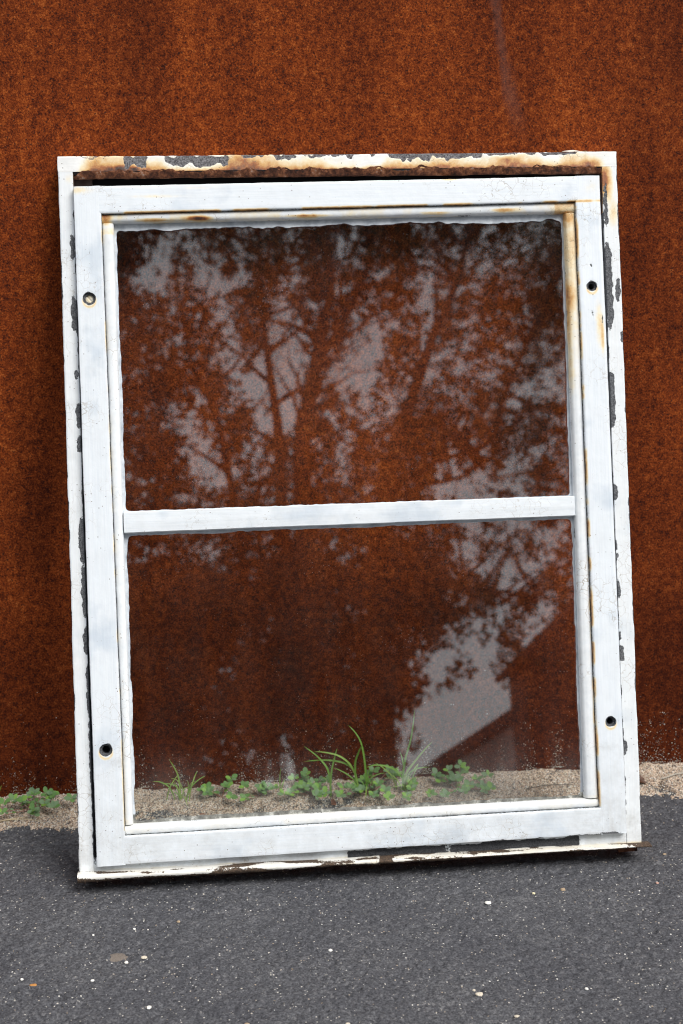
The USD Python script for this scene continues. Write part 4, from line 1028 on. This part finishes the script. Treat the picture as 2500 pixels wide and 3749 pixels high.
def litter(name, label, category, mesh, mat, loc):
    z = float(sand_top(loc[0], loc[1])[0])
    o_ = obj(name, mesh, mat, smooth=True)
    o_.AddTranslateOp().Set(Gf.Vec3d(loc[0], loc[1], z + 0.001))
    tag(o_.GetPrim(), label, category)


def curled_leaf(seed, ln, wd):
    r = np.random.default_rng(seed)
    ms = []
    for k in range(3):
        a = k * 0.5 - 0.4
        ms.append(leaf_mesh(np.array([-ln / 2, 0.002 * k, 0.001 + 0.002 * k]), np.array([math.cos(a), math.sin(a), 0.25]), np.array([0.2, -0.4, 1.0]), ln, wd, 0.35, 0.3))
    return cat(ms)


litter('dead_leaf', 'curled dark brown dead leaf on the sand against the right frame edge', 'leaf', curled_leaf(1, 0.024, 0.012), M_DEAD, (0.618, -0.066))
litter('dead_leaf', 'small reddish dead leaf on the sand below the dense weed', 'leaf', curled_leaf(2, 0.011, 0.008), leaf_material('red_leaf', (0.22, 0.075, 0.035), (0.33, 0.14, 0.07), 0.1), (-0.034, -0.098))
litter('dead_leaf', 'reddish brown leaf scrap on the sand at the lower left of the pane', 'leaf', curled_leaf(3, 0.018, 0.009), leaf_material('bark_scrap', (0.16, 0.07, 0.035), (0.26, 0.13, 0.07), 0.0), (-0.30, -0.135))
litter('straw', 'pale straw on the sand at the far left', 'straw', cat([tube([(-0.045, -0.008, 0.002), (0, 0.004, 0.004), (0.03, 0.013, 0.002)], [0.0011, 0.0010, 0.0006]), tube([(-0.02, 0.0, 0.003), (0.02, 0.0, 0.004), (0.05, -0.004, 0.002)], [0.0007, 0.0007, 0.0004])]), M_STRAW, (-0.68, -0.105))
litter('straw', 'dry grey straw on the sand at the right picture edge', 'straw', tube([(-0.03, -0.012, 0.001), (0, 0, 0.004), (0.035, 0.012, 0.002)], [0.0014, 0.0016, 0.0012]), simple('grey_straw', (0.36, 0.33, 0.28), 0.8), (0.695, -0.055))
litter('twig', 'dark thin twig on the sand behind the right end of the lower pane', 'twig', tube([(-0.05, 0, 0.001), (-0.01, 0.006, 0.004), (0.05, 0.008, 0.002)], [0.0011, 0.0010, 0.0007]), simple('dark_twig', (0.10, 0.08, 0.065), 0.8), (0.42, -0.085))

# ---------------------------------------------------------------- what the panes reflect: trees, hedge, shed, house across the yard
def leaf_cloud(centers, radii, per, size, seed, flat=0.8):
    r = np.random.default_rng(seed)
    n = len(centers) * per
    k = np.repeat(np.arange(len(centers)), per)
    p = r.normal(size=(n, 3)); p /= np.linalg.norm(p, axis=1, keepdims=True)
    p *= (r.random(n) ** 0.45)[:, None]
    P = np.asarray(centers)[k] + p * np.asarray(radii)[k][:, None] * np.array([1, 1, flat])
    d = r.normal(size=(n, 3)); d /= np.linalg.norm(d, axis=1, keepdims=True)
    e = np.cross(d, r.normal(size=(n, 3))); e /= np.linalg.norm(e, axis=1, keepdims=True)
    s = size * (0.6 + 0.8 * r.random(n))[:, None]
    v_ = np.stack([P - d * s, P - e * s * 0.5, P + d * s, P + e * s * 0.5], 1).reshape(-1, 3)
    a = np.arange(n) * 4
    return v_, np.concatenate([np.stack([a, a + 1, a + 2], 1), np.stack([a, a + 2, a + 3], 1)])


def branch_tree(label, base, stems, seed, nclump, per, leaf, mat, spread, zr, group=None):
    r = np.random.default_rng(seed)
    t = thing('broadleaf_tree', label, 'tree', base, group=group)
    tubes, tips = [], []

    def grow(p, d, ln, rad, depth):
        n = 6
        pts, q_ = [p], p.copy()
        dd = d.copy()
        for i in range(n):
            dd = dd + r.normal(0, 0.10, 3) + np.array([0, 0, 0.03])
            dd /= np.linalg.norm(dd)
            q_ = q_ + dd * ln / n
            pts.append(q_.copy())
        tubes.append(tube(pts, np.linspace(rad, rad * 0.55, n + 1), 7 if depth < 2 else 5))
        if depth >= 2:
            tips.extend(pts[2:])
        if depth < 4:
            for j in range(3 if depth else 3):
                st = pts[int(r.integers(2, n + 1))] if j else pts[-1]
                ax = dd + r.normal(0, 0.55, 3); ax[2] = abs(ax[2]) * 0.8 + 0.1
                grow(np.array(st), ax / np.linalg.norm(ax), ln * r.uniform(0.55, 0.75), rad * 0.5, depth + 1)

    for (dx, dy, dz, ln, rad) in stems:
        d = np.array([dx, dy, dz]); grow(np.zeros(3), d / np.linalg.norm(d), ln, rad, 0)
    obj('trunk', cat(tubes), M_BARK, t, smooth=True)
    tips = np.array(tips)
    c = tips[r.integers(0, len(tips), nclump)] + r.normal(0, spread, (nclump, 3))
    c = c[(c[:, 2] > zr[0]) & (c[:, 2] < zr[1])]
    obj('crown', leaf_cloud(c, r.uniform(0.25, 0.6, len(c)), per, leaf, seed + 1), mat, t)
    return t


def drawn_tree(label, base, stems, seed, region, thr, gaps, n_try, leaf=0.038):
    """A tree whose stems follow given points (x, z in the world, at the depth of the base); twigs and sprigs of leaves fill the crown, sparse where the photograph shows sky."""
    r = np.random.default_rng(seed)
    t = thing('broadleaf_tree', label, 'tree', base)
    B = np.array(base)
    tubes = []
    from scipy.interpolate import PchipInterpolator
    for pts, r0, r1 in stems:
        dy = r.uniform(-0.5, 0.5)
        p = np.array([(x, base[1] + dy * k / max(1, len(pts) - 1), z) for k, (x, z) in enumerate(pts)]) - B
        tt = np.linspace(0, 1, len(p))
        P = PchipInterpolator(tt, p)(np.linspace(0, 1, 14))
        P = P + 0.03 * (fbm(P[:, [2, 0, 1]] * 1.5 + seed, 2, seed)[:, None] - 0.5) * np.array([2, 1, 0])
        tubes.append(tube(P, np.linspace(r0, r1, 14), 8))
        for k in range(15):                                        # side branches with twigs
            q0 = P[int(r.integers(4, 14))]
            ang = r.uniform(-1.15, 1.15)
            d = np.array([math.sin(ang), r.normal(0, 0.35), abs(math.cos(ang)) * 0.9])
            ln = r.uniform(0.5, 1.3)
            qs = [q0 + d * ln * f_ + np.array([0, 0, -0.10 * ln * f_ ** 2]) + r.normal(0, 0.015, 3) for f_ in np.linspace(0, 1, 6)]
            tubes.append(tube(qs, np.linspace(0.030, 0.008, 6), 5))
            for j in range(3):
                q1 = qs[int(r.integers(2, 6))]
                d2 = d + r.normal(0, 0.5, 3)
                tubes.append(tube([q1, q1 + d2 * 0.2, q1 + d2 * 0.42 + np.array([0, 0, -0.03])], [0.008, 0.006, 0.003], 4))
    obj('trunk', cat(tubes), M_BARK, t, smooth=True)
    x0, x1, z0, z1 = region
    c = np.stack([r.uniform(x0, x1, n_try), r.normal(0, 0.5, n_try), r.uniform(z0, z1, n_try)], 1)
    f_ = fbm(np.stack([c[:, 0] * 3.4, c[:, 2] * 3.4, c[:, 0] * 0], -1), 5, seed + 3)
    th = thr(c[:, 0], c[:, 2])
    for gx_, gz_, rx_, rz_, k_ in gaps:
        th = th + 0.66 * k_ * np.exp(-((c[:, 0] - gx_) / rx_) ** 2 - ((c[:, 2] - gz_) / rz_) ** 2)
    c = c[f_ > th]
    c[:, 0] -= B[0]
    obj('crown', leaf_cloud(c, r.uniform(0.05, 0.13, len(c)), 9, leaf, seed + 1, 0.9), M_TREE[0], t)
    return t


drawn_tree('multi stemmed tree across the yard, mirrored in the upper pane', (0.8, -12.5, 0),
           [([(0.72, 0), (0.70, 3.0), (0.73, 5.02), (0.82, 5.4), (0.98, 6.1), (1.13, 6.74), (1.11, 8.2)], 0.13, 0.035), ([(0.62, 0), (0.52, 3.0), (0.49, 5.03), (0.44, 5.6), (0.36, 6.65), (0.35, 8.2)], 0.085, 0.025),
            ([(0.80, 0), (0.78, 4.2), (0.83, 5.58), (1.29, 6.42), (1.63, 7.17), (1.8, 7.9)], 0.075, 0.02), ([(0.5, 0), (0.05, 3.6), (-0.17, 5.3), (-0.4, 5.88), (-0.55, 6.6)], 0.06, 0.015)], 501,
           (-0.9, 2.1, 3.2, 9.6), lambda x, z: 0.468 - 0.17 * sstep(5.0, 4.3, z) + 0.02 * sstep(7.0, 8.0, z),
           [(-.27, 6.95, .45, .4, .12), (-.04, 6.2, .5, .35, .16), (.91, 5.84, .28, .5, .22), (1.69, 5.61, .6, .45, .2), (.62, 5.5, .12, .7, .2), (.13, 5.55, .4, .3, .12), (1.2, 7.2, .3, .5, .1)], 8200)
drawn_tree('leaning tree in front of the shed, mirrored at the right of the panes', (1.55, -12.9, 0),
           [([(1.5, 0), (1.52, 3.4), (1.63, 4.44), (1.93, 5.3), (2.27, 6.18), (2.60, 6.82), (2.9, 7.9)], 0.11, 0.03), ([(1.62, 4.3), (2.05, 4.60), (2.55, 4.74), (3.1, 5.1)], 0.04, 0.012), ([(1.64, 4.35), (2.25, 4.86), (2.85, 5.05), (3.5, 5.6)], 0.045, 0.012),
            ([(1.62, 4.2), (2.3, 3.45), (2.9, 3.25), (3.5, 3.3)], 0.03, 0.010), ([(2.9, 5.05), (3.45, 6.26), (3.70, 6.69), (3.95, 7.2)], 0.04, 0.015)], 511,
           (1.9, 4.6, 2.3, 9.6), lambda x, z: 0.478 + 0.0 * x,
           [(3.47, 6.7, .4, .5, .17), (2.34, 4.52, .5, .25, .28), (2.1, 5.5, .4, .35, .14), (3.05, 3.45, .75, .35, .22), (3.6, 4.0, .5, .3, .2), (2.6, 2.35, .5, .45, .35), (2.6, 7.3, .4, .4, .08)], 7000)
branch_tree('tree at the left of the yard behind the photographer', (-5.5, -13.5, 0), [(0.1, 0, 1, 3.4, 0.17), (-0.3, 0, 1, 3.2, 0.15), (0.35, 0.1, 1, 3.2, 0.14)], 521, 330, 60, 0.09, M_TREE[0], 0.3, (2.0, 12))
branch_tree('tree at the right of the yard behind the photographer', (8.5, -14.5, 0), [(0.1, 0, 1, 3.4, 0.17), (-0.3, 0, 1, 3.2, 0.15), (0.35, 0.1, 1, 3.2, 0.14)], 531, 330, 60, 0.09, M_TREE[0], 0.3, (2.0, 12))
# evergreen column at the left and the dark hedge below the trees
r = np.random.default_rng(541)
ev = thing('evergreen_tree', 'dark columnar evergreen mirrored at the left edge of the upper pane', 'tree', (-1.95, -12.3, 0))
obj('trunk', tube([(0, 0, 0), (0, 0, 6.0), (0, 0, 11.2)], [0.16, 0.1, 0.02], 8), M_BARK, ev, smooth=True)
zc = r.uniform(0.4, 11.2, 620)
ang, rad = r.random(620) * 6.28, np.sqrt(r.random(620)) * (1.35 * (1 - (zc / 12.5) ** 5))
obj('crown', leaf_cloud(np.stack([np.cos(ang) * rad, np.sin(ang) * rad, zc], 1), r.uniform(0.25, 0.42, 620), 70, 0.06, 542), M_TREE[1], ev)
hd = thing('hedge', 'dark clipped hedge across the yard, mirrored low in the lower pane', 'hedge', (-0.6, -11.6, 0))
n, hd_x = 1100, -0.6
hx = r.uniform(-3.6, 2.25, n)
hz = r.uniform(0.1, 1.0, n) * (3.1 + 0.5 * fbm(np.stack([hx, hx * 0, hx * 0], -1), 2, 545))
hx = hx - hd_x
edge = 1.15 + 0.42 * np.clip(hz - 1.0, 0, 2)                    # the right end leans out towards its top
ok = (hx + hd_x < edge) & (np.hypot((hx + hd_x - 0.42) / 0.34, (hz - 1.40) / 0.30) > 1)
hx, hz = hx[ok], hz[ok]
obj('foliage', leaf_cloud(np.stack([hx, r.normal(0, 0.28, len(hx)), hz], 1), r.uniform(0.22, 0.36, len(hx)), 75, 0.05, 543), M_TREE[1], hd)
sh = thing('garden_shed', 'dark timber shed with a gabled roof, mirrored at the right of the lower pane', 'shed', (5.02, -12.6, 0))
M_SHED = simple('dark_timber', (0.022, 0.017, 0.014), 0.8)
gab = Polygon([(-2.0, 0), (2.0, 0), (2.0, 2.5), (0, 4.3), (-2.0, 2.5)])
g_ = trimesh.creation.extrude_polygon(gab, 0.9)
g_.vertices = np.stack([g_.vertices[:, 0], -g_.vertices[:, 2], g_.vertices[:, 1]], 1)
g_.fix_normals()
obj('wall', g_, M_SHED, sh)
for s in (-1, 1):
    rf = trimesh.creation.box(extents=(2.85, 1.2, 0.07))
    rf.apply_transform(trimesh.transformations.rotation_matrix(s * math.atan2(1.8, 2.0), [0, 1, 0]))
    rf.apply_translation((s * 1.06, -0.45, 3.385))
    obj('roof', rf, simple('shed_roof_%s' % ('left' if s < 0 else 'right'), (0.03, 0.028, 0.03), 0.8), sh)
hs = thing('rendered_house', 'pale rendered house with a gabled roof, mirrored low at the right of the lower pane', 'house', (7.8, -21.0, 0))
M_REND = simple('pale_render', (0.80, 0.79, 0.77), 0.85)
M_SLATE = simple('slate_roof', (0.05, 0.048, 0.05), 0.7)
g_ = trimesh.creation.extrude_polygon(Polygon([(-4.2, 0), (4.2, 0), (4.2, 2.3), (0, 4.72), (-4.2, 2.3)]), 8.0)
g_.vertices = np.stack([g_.vertices[:, 0], -g_.vertices[:, 2], g_.vertices[:, 1]], 1)
g_.fix_normals()
obj('wall', g_, M_REND, hs)
for s in (-1, 1):
    rf = trimesh.creation.box(extents=(5.3, 8.6, 0.2))
    rf.apply_transform(trimesh.transformations.rotation_matrix(s * math.atan2(2.42, 4.2), [0, 1, 0]))
    rf.apply_translation((s * 2.28, -4.0, 3.56))
    obj('roof', rf, M_SLATE, hs)
obj('window', box(1.2, 2.4, 0.002, 0.05, 1.0, 2.2), simple('house_window_frame', (0.3, 0.32, 0.34), 0.3), hs)
obj('door', box(-0.6, 0.3, 0.002, 0.05, 0.0, 2.05), simple('house_door', (0.10, 0.09, 0.08), 0.5), hs)
# unseen trees added at both sides to cut the sky light
proto = stage.GetPrimAtPath('/World/broadleaf_tree_002')
for x, y, rz, sc_, lab in ((-10.5, -12.0, 70, 1.05, 'added unseen tree at the far left end of the yard, cutting sky light'), (-14.0, -7.0, 200, 0.95, 'added unseen tree at the left side of the yard nearest the wall, cutting sky light'), (13.5, -12.5, 140, 1.0, 'added unseen tree at the far right end of the yard, cutting sky light')):
    x_ = UsdGeom.Xform.Define(stage, numbered('/World', 'broadleaf_tree'))
    x_.GetPrim().GetReferences().AddInternalReference(proto.GetPath())
    x_.GetPrim().SetInstanceable(True)
    xf = UsdGeom.Xformable(x_.GetPrim())
    xf.ClearXformOpOrder()
    xf.AddTranslateOp(opSuffix='place').Set(Gf.Vec3d(x, y, 0)); xf.AddRotateZOp(opSuffix='turn').Set(float(rz)); xf.AddScaleOp(opSuffix='size').Set(Gf.Vec3f(sc_, sc_, sc_))
    tag(x_.GetPrim(), lab, 'tree')
